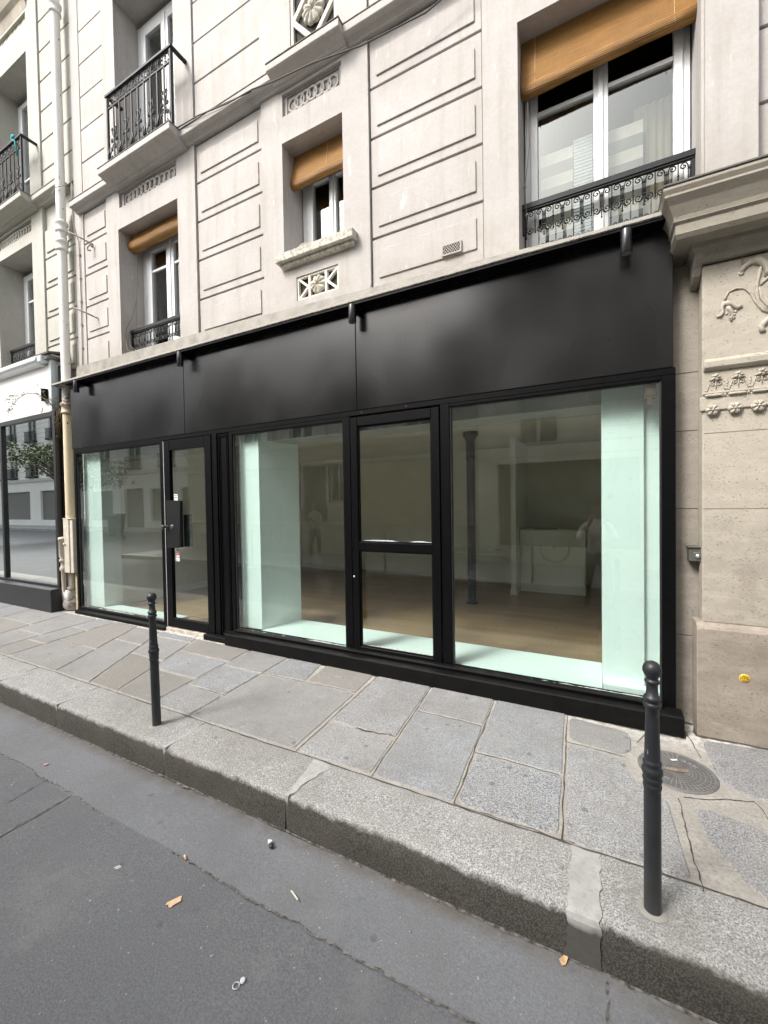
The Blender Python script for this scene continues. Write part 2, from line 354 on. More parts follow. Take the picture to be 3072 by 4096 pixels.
def text(name, body, size, loc, rot, mat, parent=None, depth=.0008, align='CENTER', sx=1):
    cu_ = bpy.data.curves.new(name, 'FONT'); cu_.body = body; cu_.size = size; cu_.extrude = depth; cu_.align_x = align; cu_.align_y = 'CENTER'
    o = bpy.data.objects.new(name+'_t', cu_); C.objects.link(o); o.rotation_euler = rot; o.scale = (sx, 1, 1); o.location = loc
    bpy.context.view_layer.update(); dg = bpy.context.evaluated_depsgraph_get()
    me = bpy.data.meshes.new_from_object(o.evaluated_get(dg)); me.transform(o.matrix_world); bpy.data.objects.remove(o)
    me.materials.clear(); me.materials.append(mat); q = bpy.data.objects.new(name, me); C.objects.link(q)
    if parent:
        q.parent = parent; acc = Vector((0, 0, 0)); pp = parent
        while pp: acc += pp.location; pp = pp.parent
        q.location = -acc
    return q

def holed(mb, x0, x1, z0, z1, holes, yf, yb, m=0):
    """a wall slab between yf (front) and yb with rectangular openings"""
    xs = sorted({x0, x1, *[h[0] for h in holes], *[h[1] for h in holes]}); zs = sorted({z0, z1, *[h[2] for h in holes], *[h[3] for h in holes]})
    def solid(i, j):
        if i < 0 or j < 0 or i >= len(xs)-1 or j >= len(zs)-1: return False
        cx, cz = (xs[i]+xs[i+1])/2, (zs[j]+zs[j+1])/2
        return not any(h[0] < cx < h[1] and h[2] < cz < h[3] for h in holes)
    for i in range(len(xs)-1):
        for j in range(len(zs)-1):
            if not solid(i, j): continue
            a, b, c, d = xs[i], xs[i+1], zs[j], zs[j+1]
            mb.add([(a, yf, c), (b, yf, c), (b, yf, d), (a, yf, d)], [(0, 1, 2, 3)], m)
            mb.add([(a, yb, c), (b, yb, c), (b, yb, d), (a, yb, d)], [(3, 2, 1, 0)], m)
            if not solid(i-1, j): mb.add([(a, yf, c), (a, yf, d), (a, yb, d), (a, yb, c)], [(0, 1, 2, 3)], m)
            if not solid(i+1, j): mb.add([(b, yf, c), (b, yb, c), (b, yb, d), (b, yf, d)], [(0, 1, 2, 3)], m)
            if not solid(i, j-1): mb.add([(a, yf, c), (a, yb, c), (b, yb, c), (b, yf, c)], [(0, 1, 2, 3)], m)
            if not solid(i, j+1): mb.add([(a, yf, d), (b, yf, d), (b, yb, d), (a, yb, d)], [(0, 1, 2, 3)], m)
    return mb
def frame(mb, x0, x1, z0, z1, wd, y0, y1, m=0, bot=None, top=None):
    b = wd if bot is None else bot; t = wd if top is None else top
    mb.box(x0, x0+wd, y0, y1, z0, z1, m); mb.box(x1-wd, x1, y0, y1, z0, z1, m)
    mb.box(x0+wd, x1-wd, y0+.0006, y1-.0006, z0, z0+b, m); mb.box(x0+wd, x1-wd, y0+.0006, y1-.0006, z1-t, z1, m)
    return mb
def spiral(cx, cz, r, turns, a0, sgn, y, n=14):
    return [(cx+r*(1-.8*i/n)*math.cos(a0+sgn*2*PI*turns*i/n), y, cz+r*(1-.8*i/n)*math.sin(a0+sgn*2*PI*turns*i/n)) for i in range(n+1)]

# ------------------------------------------------------------ ground: road, kerb, pavement
def pz(y): return -.04+(y+1.666)*.015
g = MB()
xs = [-300, -60, -20]+[-12+.5*i for i in range(34)]+[12, 60, 300]
ys = [-300, -100, -40, -20, -5.34, -4.5, -3.6, -3.0, -2.6, -2.3, -2.045, -1.9, -1.74, -1.655]
idx = {}
for j, y in enumerate(ys):
    for i, x in enumerate(xs):
        dz = 0
        if -12 < x < 5 and -4 < y < -1.8: dz = .004*math.sin(x*3.1+y*2)+.003*math.sin(y*7+x)
        if y > -1.75: dz = .006*math.sin(x*5.3)+.004*math.sin(x*11+1)
        idx[i, j] = len(g.v); g.v.append((x, y, -.235+dz))
for j in range(len(ys)-1):
    for i in range(len(xs)-1): g.f.append([idx[i, j], idx[i+1, j], idx[i+1, j+1], idx[i, j+1]]); g.mi.append(0); g.sm.append(True)
def ribbon(mb, pts, w0, z, m=0, jit=.006, step=.03, zf=None):
    P = []
    for a, b in zip(pts[:-1], pts[1:]):
        L = math.hypot(b[0]-a[0], b[1]-a[1]); k = max(1, int(L/step))
        for i in range(k): P.append((a[0]+(b[0]-a[0])*i/k, a[1]+(b[1]-a[1])*i/k))
    P.append(pts[-1]); off = 0; vs = []
    for i, p in enumerate(P):
        q = P[min(i+1, len(P)-1)]; o_ = P[max(i-1, 0)]; dx, dy = q[0]-o_[0], q[1]-o_[1]; L = math.hypot(dx, dy) or 1; nx, ny = -dy/L, dx/L
        off = off*.75+rnd(-jit, jit); w_ = w0*rnd(.35, 1.2)/2; zz = (zf(p[1]) if zf else 0)+z
        vs += [(p[0]+nx*(off-w_), p[1]+ny*(off-w_), zz), (p[0]+nx*(off+w_), p[1]+ny*(off+w_), zz)]
    mb.add(vs, [(2*i, 2*i+2, 2*i+3, 2*i+1) for i in range(len(P)-1)], m)
ribbon(g, [(-14, -2.04), (-2.93, -2.035), (-2.55, -2.05), (-1, -2.045), (3, -2.04)], .010, -.2305, 1, .0065, .018)
ribbon(g, [(-2.93, -2.05), (-2.92, -2.45), (-2.9, -2.9)], .011, -.2302, 1, .004)
ribbon(g, [(-3.24, -2.04), (-3.22, -2.26)], .007, -.2304, 1, .004)
ribbon(g, [(.02, -1.70), (.03, -1.95), (.04, -2.04)], .011, -.2301, 1, .01)
ribbon(g, [(-12, -1.672), (4, -1.672)], .03, -.2285, 1, .004, .05)
def m_seam():
    t = NT('road_seam'); return t.out(t.mix(t.ramp(t.noise(35, 4, .6), .38, .62), (.035, .032, .028), (.19, .18, .165)), .95)
struct('road', g, [ASPHALT, m_seam()])

# kerb stones
kb = MB(); tints = []
joints = [-26, -22, -18, -14.5, -11.2, -8.9, -7.3, -6.1, -5.0, -3.95, -2.575, -1.53, -.055, 1.25, 2.4, 3.6, 6, 12, 20]
prof = [(-1.336, 0), (-1.50, -.001), (-1.62, -.002), (-1.645, -.006), (-1.660, -.016), (-1.668, -.034), (-1.670, -.12), (-1.676, -.235), (-1.676, -.26), (-1.336, -.26)]
for a, b in zip(joints[:-1], joints[1:]):
    gap = .006 if a != -.055 else .004; n0 = len(kb.f); xa, xb = a+gap, b-gap
    if a == -.055: xa = 0.0
    if b == -.055: xb = -.105
    K = max(2, int((xb-xa)/.09)); col = random.choice([(.33, .33, .322), (.355, .353, .343), (.305, .30, .288)])
    vs = []
    for i in range(K+1):
        x = xa+(xb-xa)*i/K; e = 0
        for y, z in prof:
            jy = rnd(-.0035, .0035) if y < -1.6 else 0; ch = .004 if i in (0, K) and z > -.2 and z < 0.01 and y < -1.4 else 0
            vs.append((x, y+jy+ch, pz(max(y, -1.66))*(1 if z > -.2 else 1)+z-ch+(rnd(-.0015, .0015) if z > -.2 else 0)))
    n = len(prof); fs = [(i*n+k, i*n+(k+1) % n, (i+1)*n+(k+1) % n, (i+1)*n+k) for i in range(K) for k in range(n)]
    kb.add(vs, fs, 0, False)
    for q_ in range(len(fs)):
        if 1 <= q_ % n <= 5: kb.sm[-len(fs)+q_] = True
    kb.add([vs[k] for k in range(n)]+[vs[K*n+k] for k in range(n)], [tuple(range(n)), tuple(range(2*n-1, n-1, -1))], 0); tints += [col]*(len(kb.f)-n0)
n0 = len(kb.f); kb.box(-26, 20, -1.64, -1.345, -.28, -.09, 1); 
for x in joints[1:-1]:
    if x != -.055: kb.box(x-.012, x+.012, -1.664, -1.338, -.25, -.0415 if x != -1.53 else -.0408, 2)
_o = [(-1.585, -1.345), (-1.53, -1.34), (-1.47, -1.35), (-1.445, -1.375), (-1.455, -1.41), (-1.475, -1.44), (-1.47, -1.475), (-1.495, -1.52), (-1.505, -1.57), (-1.498, -1.61), (-1.51, -1.64), (-1.53, -1.643), (-1.545, -1.60), (-1.548, -1.55), (-1.56, -1.50), (-1.56, -1.45), (-1.575, -1.40)]
kb.add([(p[0], p[1], pz(p[1])+.0012-(.003 if p[1] < -1.6 else 0)) for p in _o], [tuple(range(len(_o)))], 2)
pp_ = []
for (ya, za), (yb, zb__) in zip(prof[:8], prof[1:9]):
    kk = 6 if abs(yb-ya)+abs(zb__-za) > .06 else 1
    for i in range(kk): pp_.append((ya+(yb-ya)*i/kk, za+(zb__-za)*i/kk))
vs = []
for i, (y, z) in enumerate(pp_):
    face = z < -.03; wd_ = (0 if not face else .012)
    for x_, sg_ in ((-.113, -1), (.004, 1)):
        e_ = rnd(-.007, .007)+(.03*max(0, (-z-.1))*4 if face and sg_ < 0 else 0)*-1
        vs.append((x_+e_, y-(.0022 if y < -1.65 else 0), pz(max(y, -1.66))+z+(.0022 if z > -.03 else 0)))
kb.add(vs, [(2*i, 2*i+1, 2*i+3, 2*i+2) for i in range(len(pp_)-1)], 2)
tints += [(.3, .3, .3)]*(len(kb.f)-n0)
def m_patch():
    t = NT('smooth_cement_patch'); c = t.mix(t.ramp(t.noise(11, 5, .65), .35, .7), (.38, .38, .368), (.30, .296, .28))
    c = t.mix(t.ramp(t.noise(30, 5, .7), .5, .68, 0, .5), c, (.22, .21, .19)); g_ = t.math('MULTIPLY', t.ramp(t.math('ADD', t.sep()[2], t.ramp(t.noise(10, 4), 0, 1, -.05, .05)), -.10, -.07, 1, 0), .85); c = t.mix(g_, c, (.03, .027, .02))
    return t.out(c, .85, t.noise(40, 4), .3, .004)
struct('kerb', kb, [KERB, CRACK_SHADE, m_patch()], tint=tints)

# pavement slabs
pv = MB(); pt = []
BL = (.29, .308, .326, 1.15); GR = (.262, .262, .258, .6); WM = (.235, .222, .202, .5); LG = (.33, .336, .34, 1.1); BR = (.21, .193, .168, .45)
def Q(q, z): return (q[0], q[1], pz(q[1])+z)
def slab(pl, col, rr=.03, h=.005):
    # rounded, jittered outline
    n = len(pl); out = []
    for i in range(n):
        p = Vector(pl[i]); a = Vector(pl[i-1])-p; b = Vector(pl[(i+1) % n])-p; r0 = min(rr*rnd(.5, 1.5), a.length*.3, b.length*.3)
        a.normalize(); b.normalize(); s0 = p+a*r0; s1 = p+b*r0
        for t in (0, .5, 1): out.append(s0*(1-t)**2+p*2*t*(1-t)+s1*t*t)
        nx = Vector(pl[(i+1) % n]); L = (nx-s1).length; k = int(L/.10); d = (nx-s1); pr = Vector((-b.y, b.x))
        for j in range(1, k): out.append(s1+d*(j/k)+pr*rnd(-.004, .004))
    cen = sum(out, Vector((0, 0)))/len(out); n0 = len(pv.f); N = len(out)
    inn = [o_+(cen-o_).normalized()*.006 for o_ in out]; kk = rnd(.93, 1.06); col = (col[0]*kk, col[1]*kk, col[2]*kk, col[3]*rnd(.7, 1.1))
    vs = [Q(o_, .0) for o_ in out]+[Q(o_, h) for o_ in inn]
    pv.add(vs, [(i, (i+1) % N, N+(i+1) % N, N+i) for i in range(N)]+[tuple(range(N, 2*N))], 0)
    pt.extend([col]*(len(pv.f)-n0))
J = {0: (-7.95, -7.7), 1: (-7.05, -6.7), 2: (-6.3, -6.15), 3: (-5.90, -5.72), 4: (-5.40, -4.71), 5: (-4.91, -4.12), 6: (-4.24, -3.70), 7: (-3.36, -3.23), 8: (-2.83, -2.77),
     9: (-1.79, -1.74), 10: (-1.27, -1.18), 11: (-.73, -.68), 12: (-.205, -.155)}
def jx(k, y): a, b = J[k]; return a+(b-a)*(-.08-y)/1.26
def col(k, cuts, cols, k2=None, m=.013):
    k2 = k2 or k+1; e = [-.075+rnd(-.02, .02)]+[c for c in cuts]+[-1.325]
    for i, (t, b) in enumerate(zip(e[:-1], e[1:])):
        t -= m; b += m
        slab([(jx(k, t)+m, t), (jx(k, b)+m, b), (jx(k2, b)-m, b), (jx(k2, t)-m, t)], cols[i % len(cols)])
col(0, [-.62], [GR, WM]); col(1, [-.8], [GR, GR]); col(2, [-.45, -.95], [BL, GR, WM]); col(3, [-.80], [WM, GR]); col(4, [-.51], [GR, GR]); col(5, [-.22, -.70], [BL, GR, BR])
col(6, [-.44, -.86], [WM, BL, WM]); col(7, [-.52, -.97], [GR, BL, LG]); col(9, [-.93], [LG, LG]); col(10, [-.53], [LG, BL]); col(11, [-.85], [BL, BL])
slab([(-2.81, -.09), (-2.795, -.50), (-2.34, -.47), (-2.42, -.09)], BL); slab([(-2.36, -.10), (-2.315, -.46), (-1.81, -.46), (-1.83, -.12)], WM)
slab([(-2.79, -.53), (-2.755, -1.32), (-1.77, -1.31), (-1.80, -.49)], GR)
slab([(-.185, -.15), (-.17, -.46), (.12, -.49), (.185, -.42), (.19, -.19)], GR, .05)
slab([(-.175, -.50), (-.14, -1.325), (.345, -1.325), (.325, -.82), (.17, -.70), (.13, -.54)], LG, .04)
slab([(.60, -.10), (.60, -.50), (.68, -.60), (1.25, -.62), (1.25, -.02)], BL, .05); slab([(.44, -.80), (.45, -1.05), (.585, -1.31), (.80, -1.325), (.71, -.86)], LG, .08)
slab([(.76, -.70), (.86, -1.32), (1.5, -1.32), (1.45, -.68)], BL, .05)
x = 1.5
while x < 20: ww = rnd(.6, 1.1); slab([(x+.02, -.07), (x+.02, -.6), (x+ww, -.6), (x+ww, -.07)], random.choice([BL, GR])); slab([(x+.05, -.64), (x+.05, -1.32), (x+ww, -1.32), (x+ww, -.64)], random.choice([BL, LG])); x += ww+.02
x = -7.98
while x > -26:
    ww = rnd(.5, .9); c0 = rnd(-.9, -.4)
    for t, b in ((-.09, c0+.012), (c0-.012, -1.325)): slab([(x-ww+.013, t), (x-ww+.25+.013, b), (x+.24, b), (x-.0, t)], random.choice([BL, GR, WM]))
    x -= ww
n0 = len(pv.f)
pv.add([(-26, -1.34, pz(-1.34)), (20, -1.34, pz(-1.34)), (20, .6, pz(.6)), (-26, .6, pz(.6))], [(0, 1, 2, 3)], 1)
for k in list(J):
    if k < 13: ribbon(pv, [(jx(k, -.1), -.1), (jx(k, -1.33), -1.33)], .008 if k > 8 else .005, .0025, 2, .003, .04, pz)
ribbon(pv, [(-26, -1.337), (-5, -1.337), (-1, -1.337), (3, -1.337)], .010, .0029, 2, .004, .05, pz)
for a, b in (((-1.22, -.53), (-.73, -.53)), ((-.70, -.85), (-.2, -.85)), ((-.68, -1.33), (-.1, -1.33)), ((-.19, -.48), (.15, -.51)), ((.37, -.78), (.38, -1.36)), ((.53, -.03), (.545, -.33)), ((.40, -.76), (.72, -.645)), ((.72, -.64), (.86, -1.33)), ((.28, -.16), (.22, -.30)),
             ((-5.9, -.8), (-5.3, -.8)), ((-3.32, -.97), (-2.78, -.97)), ((-2.81, -.515), (-1.8, -.475))): ribbon(pv, [a, b], .006, .0033, 2, .005, .03, pz)
ribbon(pv, [(-1.53, -.935), (-1.24, -.915)], .012, .0062, 2, .008, .02, pz)
ribbon(pv, [(.50, .115), (.60, .10), (.585, -.045), (1.5, -.045), (4, -.045)], .035, .0035, 2, .005, .03, pz)  # from here on, dark ribbons paint contact shade at portal and plinth feet
ribbon(pv, [(-3.75, -.128), (-1.5, -.128), (.50, -.128), (.515, -.02)], .012, .0036, 2, .003, .03, pz)  # painted contact shade along the shopfront plinth
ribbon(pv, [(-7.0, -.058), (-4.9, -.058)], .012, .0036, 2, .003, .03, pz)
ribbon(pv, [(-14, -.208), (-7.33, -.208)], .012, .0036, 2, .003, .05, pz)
pt += [(.3, .3, .3)]*(len(pv.f)-n0)
struct('pavement', pv, [GRANITE, MORTAR, CRACK_SHADE], tint=pt)

# opposite kerb and pavement
og = MB(); og.box(-15.2, 30, -5.68, -5.36, -.3, -.12, 0); og.box(-15.2, 30, -8.2, -5.681, -.3, -.118, 1)
og.box(-90, -15.3, -17, -13.6, -.3, -.05, 1)
struct('opposite_pavement', og, [simple('opposite_kerb', (.45, .45, .43), .8), simple('opposite_paving', (.36, .36, .35), .8, .2, 2)])

# ------------------------------------------------------------ main building
MBD = thing('apartment_building', 'pale pink-white rendered building with grooved panels above the black shopfront', 'building', (-3.2, .3, 0))
OP = {'w1': (-5.97, -4.71, 3.62, 5.47), 'w2': (-3.0, -2.23, 4.22, 5.45), 'w3': (-.555, .64, 3.55, 5.42), 'f1': (-5.955, -4.71, 6.14, 8.62), 'f3': (-.555, .64, 6.5, 8.6)}
FZ = [(-5.93, -4.71, 5.755, 5.96), (-2.985, -2.235, 5.725, 5.955)]
SPL = (-2.84, -2.31, 3.735, 3.985); SPU = (-2.86, -2.28, 6.32, 6.98)
wl = MB()
# surrounds (pilaster frames) front face y=.15, 3 layers
for (a, b, zt, hs_) in ((-6.245, -4.38, 12, ['w1', 'f1']), (-3.29, -1.935, 12, ['w2']), (-.84, .655, 12, ['w3', 'f3'])):
    hl = [OP[h] for h in hs_]
    if a == -6.245: hl.append(FZ[0])
    if a == -3.29: hl += [FZ[1], SPL, SPU, (-2.98, -2.24, 7.1, 9.0)]
    holed(wl, a, b, 3.45, zt, hl, .15, .24)
allh = [OP[k] for k in OP]+[(-2.98, -2.24, 7.1, 9.0)]
holed(wl, -7.1, 8, 2.3, 12, allh, .241, .62)
wl.box(.655, .93, .10, .24, 3.70, 12); wl.box(.665, .92, .125, .24, 3.45, 3.70)   # heavier pier at the right with a stepped foot
wl.box(-7.1, -6.87, .165, .241, 2.3, 12)
wl.build('wall', WALL, MBD, bevel=.004)
ST = .475
def blocks(x0, x1, zb, inner=True, cut=None):
    b = MB(); b.box(x0, x1, .205, .2405, 3.45, 6.03)
    zs = [3.45, 4.12-.01, 4.59, 5.06, 5.53, 6.02]
    gr = .021
    for i in range(5):
        z0 = zs[i]+(gr if i else 0); z1 = zs[i+1]
        if i == 4: z1 = 5.99
        if i == 0: z0 = 3.5
        b.box(x0+.004, x1-.004, .176, .2049, z0, z1)
        if inner:
            mz = .085; zi0 = z0+mz if i else 3.73; 
            b.box(x0+.078, x1-.062, .163, .1755, zi0, z1-.115 if i < 4 else z1-.12)
    o = b.build('rusticated_panel', WALL, MBD, bevel=.004)
    b = MB(); b.box(x0, x1, .205, .2405, 6.03, 12)
    z = 6.24
    while z < 11.5: b.box(x0+.004, x1-.004, .170, .2049, z+.02 if z > 6.3 else 6.12, z+ST+.01 if z > 6.3 else 6.735); z += ST+.005 if z > 6.3 else .495
    b.build('grooved_panel', WALL, MBD, bevel=.004)
blocks(-6.865, -6.25, 0); blocks(-4.375, -3.295, 0); blocks(-1.93, -.845, 0); blocks(.935, 2.6, 0)
# string course
def course(x0, x1, y, z0, prof, name='string_course', mat=WALL):
    b = MB(); b.prism([(y+dy, z0+dz) for dy, dz in prof], x0, x1, 'x'); return b.build(name, mat, MBD, bevel=.002)
PR = [(.0, .0), (0, -.07), (.01, -.078), (.05, -.08), (.085, -.105), (.09, -.12), (.2, -.12), (.2, .01)]
course(-6.98, 3.0, .035, 6.125, PR)
PR2 = [(0, 0), (0, -.070), (.010, -.078), (.035, -.08), (.055, -.09), (.13, -.118), (.14, -.132), (.17, -.134), (.172, -.148), (.3, -.148), (.3, 0)]
course(-5.98, -4.49, -.10, 6.132, PR2, 'balcony_ledge'); course(-3.04, -2.14, -.035, 6.128, [(a*.8, b*.9) for a, b in PR2], 'ledge')
# dark weathered top edges
b = MB()
for x0, x1, y in ((-6.99, -5.985, .03), (-4.485, -3.045, .03), (-2.135, 3.0, .03), (-5.985, -4.485, -.105), (-3.045, -2.135, -.04)): b.box(x0, x1, y, .2, 6.127 if y > 0 else 6.134, 6.141 if y > 0 else 6.148)
b.build('weathered_coping', simple('blackened_zinc', (.13, .12, .105), .8, .4, 14, .3), MBD, bevel=.003)
# ring friezes
for (x0, x1, z0, z1), nr, mar in ((FZ[0], 11, .07), (FZ[1], 7, .05)):
    b = MB(); b.box(x0-.02, x1+.02, .20, .2405, z0-.02, z1+.02); hx = (x1-x0)/2-mar; cz = (z0+z1)/2-.005; rad = min((z1-z0)/2-.022, .078); cx0 = (x0+x1)/2
    b2 = MB(); frame(b2, x0+.001, x1-.001, z0+.001, z1-.001, mar*.8, .182, .1998, bot=.014, top=.014)
    span = (hx-rad*.9)*2
    for i in range(nr):
        cx = cx0-span/2+span*i/(nr-1); dep = .183-.004*(nr//2-abs(i-nr//2))
        n = 28; o_ = len(b.v)
        for (r_, yy) in ((rad, .1995), (rad, dep+.004), (rad-.004, dep), (rad*.70, dep), (rad*.66, dep+.004), (rad*.66, .1995)):
            for k in range(n): a = 2*PI*k/n; b.v.append((cx+r_*math.cos(a)*.92, yy, cz+r_*math.sin(a)))
        for q in range(5):
            for k in range(n): b.f.append([o_+q*n+k, o_+q*n+(k+1) % n, o_+(q+1)*n+(k+1) % n, o_+(q+1)*n+k]); b.mi.append(0); b.sm.append(False)
        b.ball((cx, .20, cz), rad*.5, 10, 0, (.9, .16, 1))
    fr_ = b.build('ring_frieze', WALL, MBD); b2.build('frieze_frame', WALL, fr_, bevel=.003)
# lattice spandrels with a rosette
def rosette(mb, c, r, n=10, dep=.03):
    ns = n*8; rings = []
    for t in (0, .12, .2, .4, .7, .9, 1.0, 1.03):
        ring = []
        for k in range(ns):
            a = 2*PI*k/ns; lob = abs(math.cos(a*n/2)); rr = r*t*(1 if t < .85 else .86+.14*lob**.5)
            hgt = 0 if t == 0 else (.25 if t <= .12 else (.55+.45*math.sin(PI*min(t, 1)))*(.55+.45*lob)) if t < 1.02 else 0
            ring.append((c[0]+rr*math.cos(a), c[1]-dep*hgt, c[2]+rr*math.sin(a)))
        rings.append(ring)
    fs = [(i*ns+k, i*ns+(k+1) % ns, (i+1)*ns+(k+1) % ns, (i+1)*ns+k) for i in range(7) for k in range(ns)]
    mb.add([p for r_ in rings for p in r_], fs, 0, True)
def bar2(mb, a, b, wd, y0, y1):
    d = Vector((b[0]-a[0], b[1]-a[1])).normalized(); n = Vector((-d.y, d.x))*wd/2; A, B = Vector(a), Vector(b)
    mb.prism([tuple(A-n), tuple(B-n), tuple(B+n), tuple(A+n)], y0, y1, 'y')
LATT = simple('cream_lattice', (.66, .63, .55), .7, .08, 8, .2)
x0, x1, z0, z1 = SPL; b = MB(); frame(b, x0, x1, z0, z1, .022, .162, .20)
c1, c2 = -2.665, -2.485
b.box(c1-.03, c1, .1626, .20, z0+.022, z1-.022); b.box(c2, c2+.03, .1626, .20, z0+.022, z1-.022)
zc = (z0+z1)/2
for sx, xa, xb in ((1, x0+.02, c1-.03), (-1, x1-.02, c2+.03)):
    bar2(b, (xa, z0+.02), (xb, zc), .026, .1635, .1985); bar2(b, (xa, z1-.02), (xb, zc), .026, .1642, .198)
lo_ = b.build('lattice_grille', LATT, MBD, bevel=.003)
b = MB(); rosette(b, (-2.575, .185, zc), .092, 9, .04); b.build('rosette', simple('cream_rosette', (.50, .47, .40), .8, .2, 25, .3), lo_)
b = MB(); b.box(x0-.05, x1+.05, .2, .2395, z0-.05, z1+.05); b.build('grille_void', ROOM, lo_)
x0, x1, z0, z1 = SPU; b = MB(); frame(b, x0, x1, z0, z1, .035, .162, .20); xc, zc = (x0+x1)/2, (z0+z1)/2
for p, q, yo in (((x0+.03, zc), (xc, z1-.03), .163), ((xc, z1-.03), (x1-.03, zc), .164), ((x1-.03, zc), (xc, z0+.03), .163), ((xc, z0+.03), (x0+.03, zc), .164)): bar2(b, p, q, .05, yo, .199)
uo = b.build('lattice_grille', LATT, MBD, bevel=.004); b = MB(); rosette(b, (xc, .185, zc), .135, 10, .05); b.build('rosette', simple('grey_rosette', (.45, .43, .37), .8, .2, 25, .3), uo)
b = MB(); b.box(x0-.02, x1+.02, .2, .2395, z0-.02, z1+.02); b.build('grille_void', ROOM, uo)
# window sill below the small window
b = MB(); b.box(-3.045, -2.075, .05, .30, 4.135, 4.225); b.box(-3.01, -2.10, .09, .16, 4.10, 4.1345)
def m_sill():
    t = NT('flaking_sill'); c = t.mix(t.ramp(t.noise(26, 6, .75), .5, .56), (.52, .505, .45), (.32, .295, .235)); return t.out(c, .85, t.noise(40, 6, .75), .8, .008)
b.build('window_sill', m_sill(), MBD, bevel=.008)
b = MB(); b.box(-2.98, -2.245, .18, .2405, 3.5, 4.09) if 0 else b.box(-3.285, -1.94, .146, .1498, 3.62, 3.70); b.build('plain_band', WALL, MBD)
# vent grille
vg = MB(); frame(vg, -1.215, -1.035, 3.74, 3.838, .012, .145, .16)
for i in range(-2, 7):
    for z0_, z1_, yy in ((3.752, 3.826, .147), (3.826, 3.752, .1478)):
        xa, xb = -1.20+i*.024, -1.20+i*.024+.06; u0, u1 = max(0, (-1.203-xa)/.06), min(1, (-1.047-xa)/.06)
        if u1 > u0+.05: bar2(vg, (xa+.06*u0, z0_+(z1_-z0_)*u0), (xa+.06*u1, z0_+(z1_-z0_)*u1), .0042, yy, yy+.004)
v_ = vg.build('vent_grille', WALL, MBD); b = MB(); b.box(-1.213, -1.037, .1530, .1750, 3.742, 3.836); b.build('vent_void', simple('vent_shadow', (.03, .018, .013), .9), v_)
# stone base wall behind the shopfront, seen at the right of it
b = MB(); b.box(.48, 1.2, .13, .60, -.1, 3.42)
b.build('stone_jamb', STONE_N, MBD)
for z in (.60, 1.49, 2.03, 2.43, 3.17): b = MB(); b.box(.475, .66, .1285, .1310, z, z+.005); b.build('jamb_joint', CRACK_SHADE, MBD)
# windows
def window(parent, x0, x1, z0, z1, y, jamb=.11, mul=.13, trans=None, room=True, inner=None, top=.13, bot=.12, mulx=None):
    f = MB(); frame(f, x0, x1, z0, z1, jamb*.45, y, y+.10, top=top*.4, bot=bot*.5); frame(f, x0+jamb*.45, x1-jamb*.45, z0+bot*.5, z1-top*.4, jamb*.55, y-.018, y+.05, top=top*.6, bot=bot*.5)
    mx = mulx or (x0+x1)/2; f.box(mx-mul/2, mx-mul*.12, y-.0195, y+.052, z0+bot, z1-top); f.box(mx+mul*.12, mx+mul/2, y-.0195, y+.052, z0+bot, z1-top); f.box(mx-mul*.17, mx+mul*.17, y-.034, y+.054, z0+bot*.6, z1-top*.5)
    for t in (trans or []): f.box(x0+jamb, mx-mul/2, y-.006, y+.04, t, t+.035); f.box(mx+mul/2, x1-jamb, y-.0058, y+.04, t, t+.035)
    w_ = f.build('window', PVC, parent, bevel=.003)
    p = MB(); p.add([(x0+jamb*.9, y+.02, z0+bot*.8), (x1-jamb*.9, y+.02, z0+bot*.8), (x1-jamb*.9, y+.02, z1-top*.8), (x0+jamb*.9, y+.02, z1-top*.8)], [(0, 1, 2, 3)]); p.build('window_pane', WGLASS, w_)
    if room:
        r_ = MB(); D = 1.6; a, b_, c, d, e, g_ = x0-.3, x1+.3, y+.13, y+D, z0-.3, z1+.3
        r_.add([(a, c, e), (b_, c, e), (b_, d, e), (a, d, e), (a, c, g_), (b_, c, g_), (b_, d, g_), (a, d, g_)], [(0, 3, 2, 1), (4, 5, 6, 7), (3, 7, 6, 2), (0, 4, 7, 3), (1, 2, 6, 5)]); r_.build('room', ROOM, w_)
    return w_
def curtain(parent, x0, x1, z0, z1, y, mat, wav=.02, per=.07):
    n = int((x1-x0)/.012); b = MB(); vs = []
    for i in range(n+1): x = x0+(x1-x0)*i/n; yy = y+wav*math.sin(2*PI*i*.012/per)+.3*wav*math.sin(i*.9); vs += [(x, yy, z0), (x, yy*.5+y*.5, z1)]
    b.add(vs, [(2*i, 2*i+2, 2*i+3, 2*i+1) for i in range(n)], 0, True); return b.build('curtain', mat, parent)
CURT = simple('beige_curtain', (.42, .39, .31), .9, .15, 10, 0, 0, (1, 1, .2)); CURTD = simple('grey_curtain', (.22, .21, .20), .9, .1)
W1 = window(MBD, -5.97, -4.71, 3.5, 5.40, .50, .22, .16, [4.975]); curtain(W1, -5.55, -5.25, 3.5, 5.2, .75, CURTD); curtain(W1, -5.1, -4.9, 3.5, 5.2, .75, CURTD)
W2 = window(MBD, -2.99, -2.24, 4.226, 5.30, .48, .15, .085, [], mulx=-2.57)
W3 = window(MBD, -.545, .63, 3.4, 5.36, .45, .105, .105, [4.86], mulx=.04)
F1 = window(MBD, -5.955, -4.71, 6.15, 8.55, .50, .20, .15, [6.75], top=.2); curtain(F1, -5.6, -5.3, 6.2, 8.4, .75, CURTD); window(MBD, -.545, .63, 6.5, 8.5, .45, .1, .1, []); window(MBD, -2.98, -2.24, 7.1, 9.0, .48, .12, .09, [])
STW, STG = simple('white_stripe_fabric', (.78, .77, .70), .8), simple('grey_stripe_fabric', (.30, .31, .30), .8)
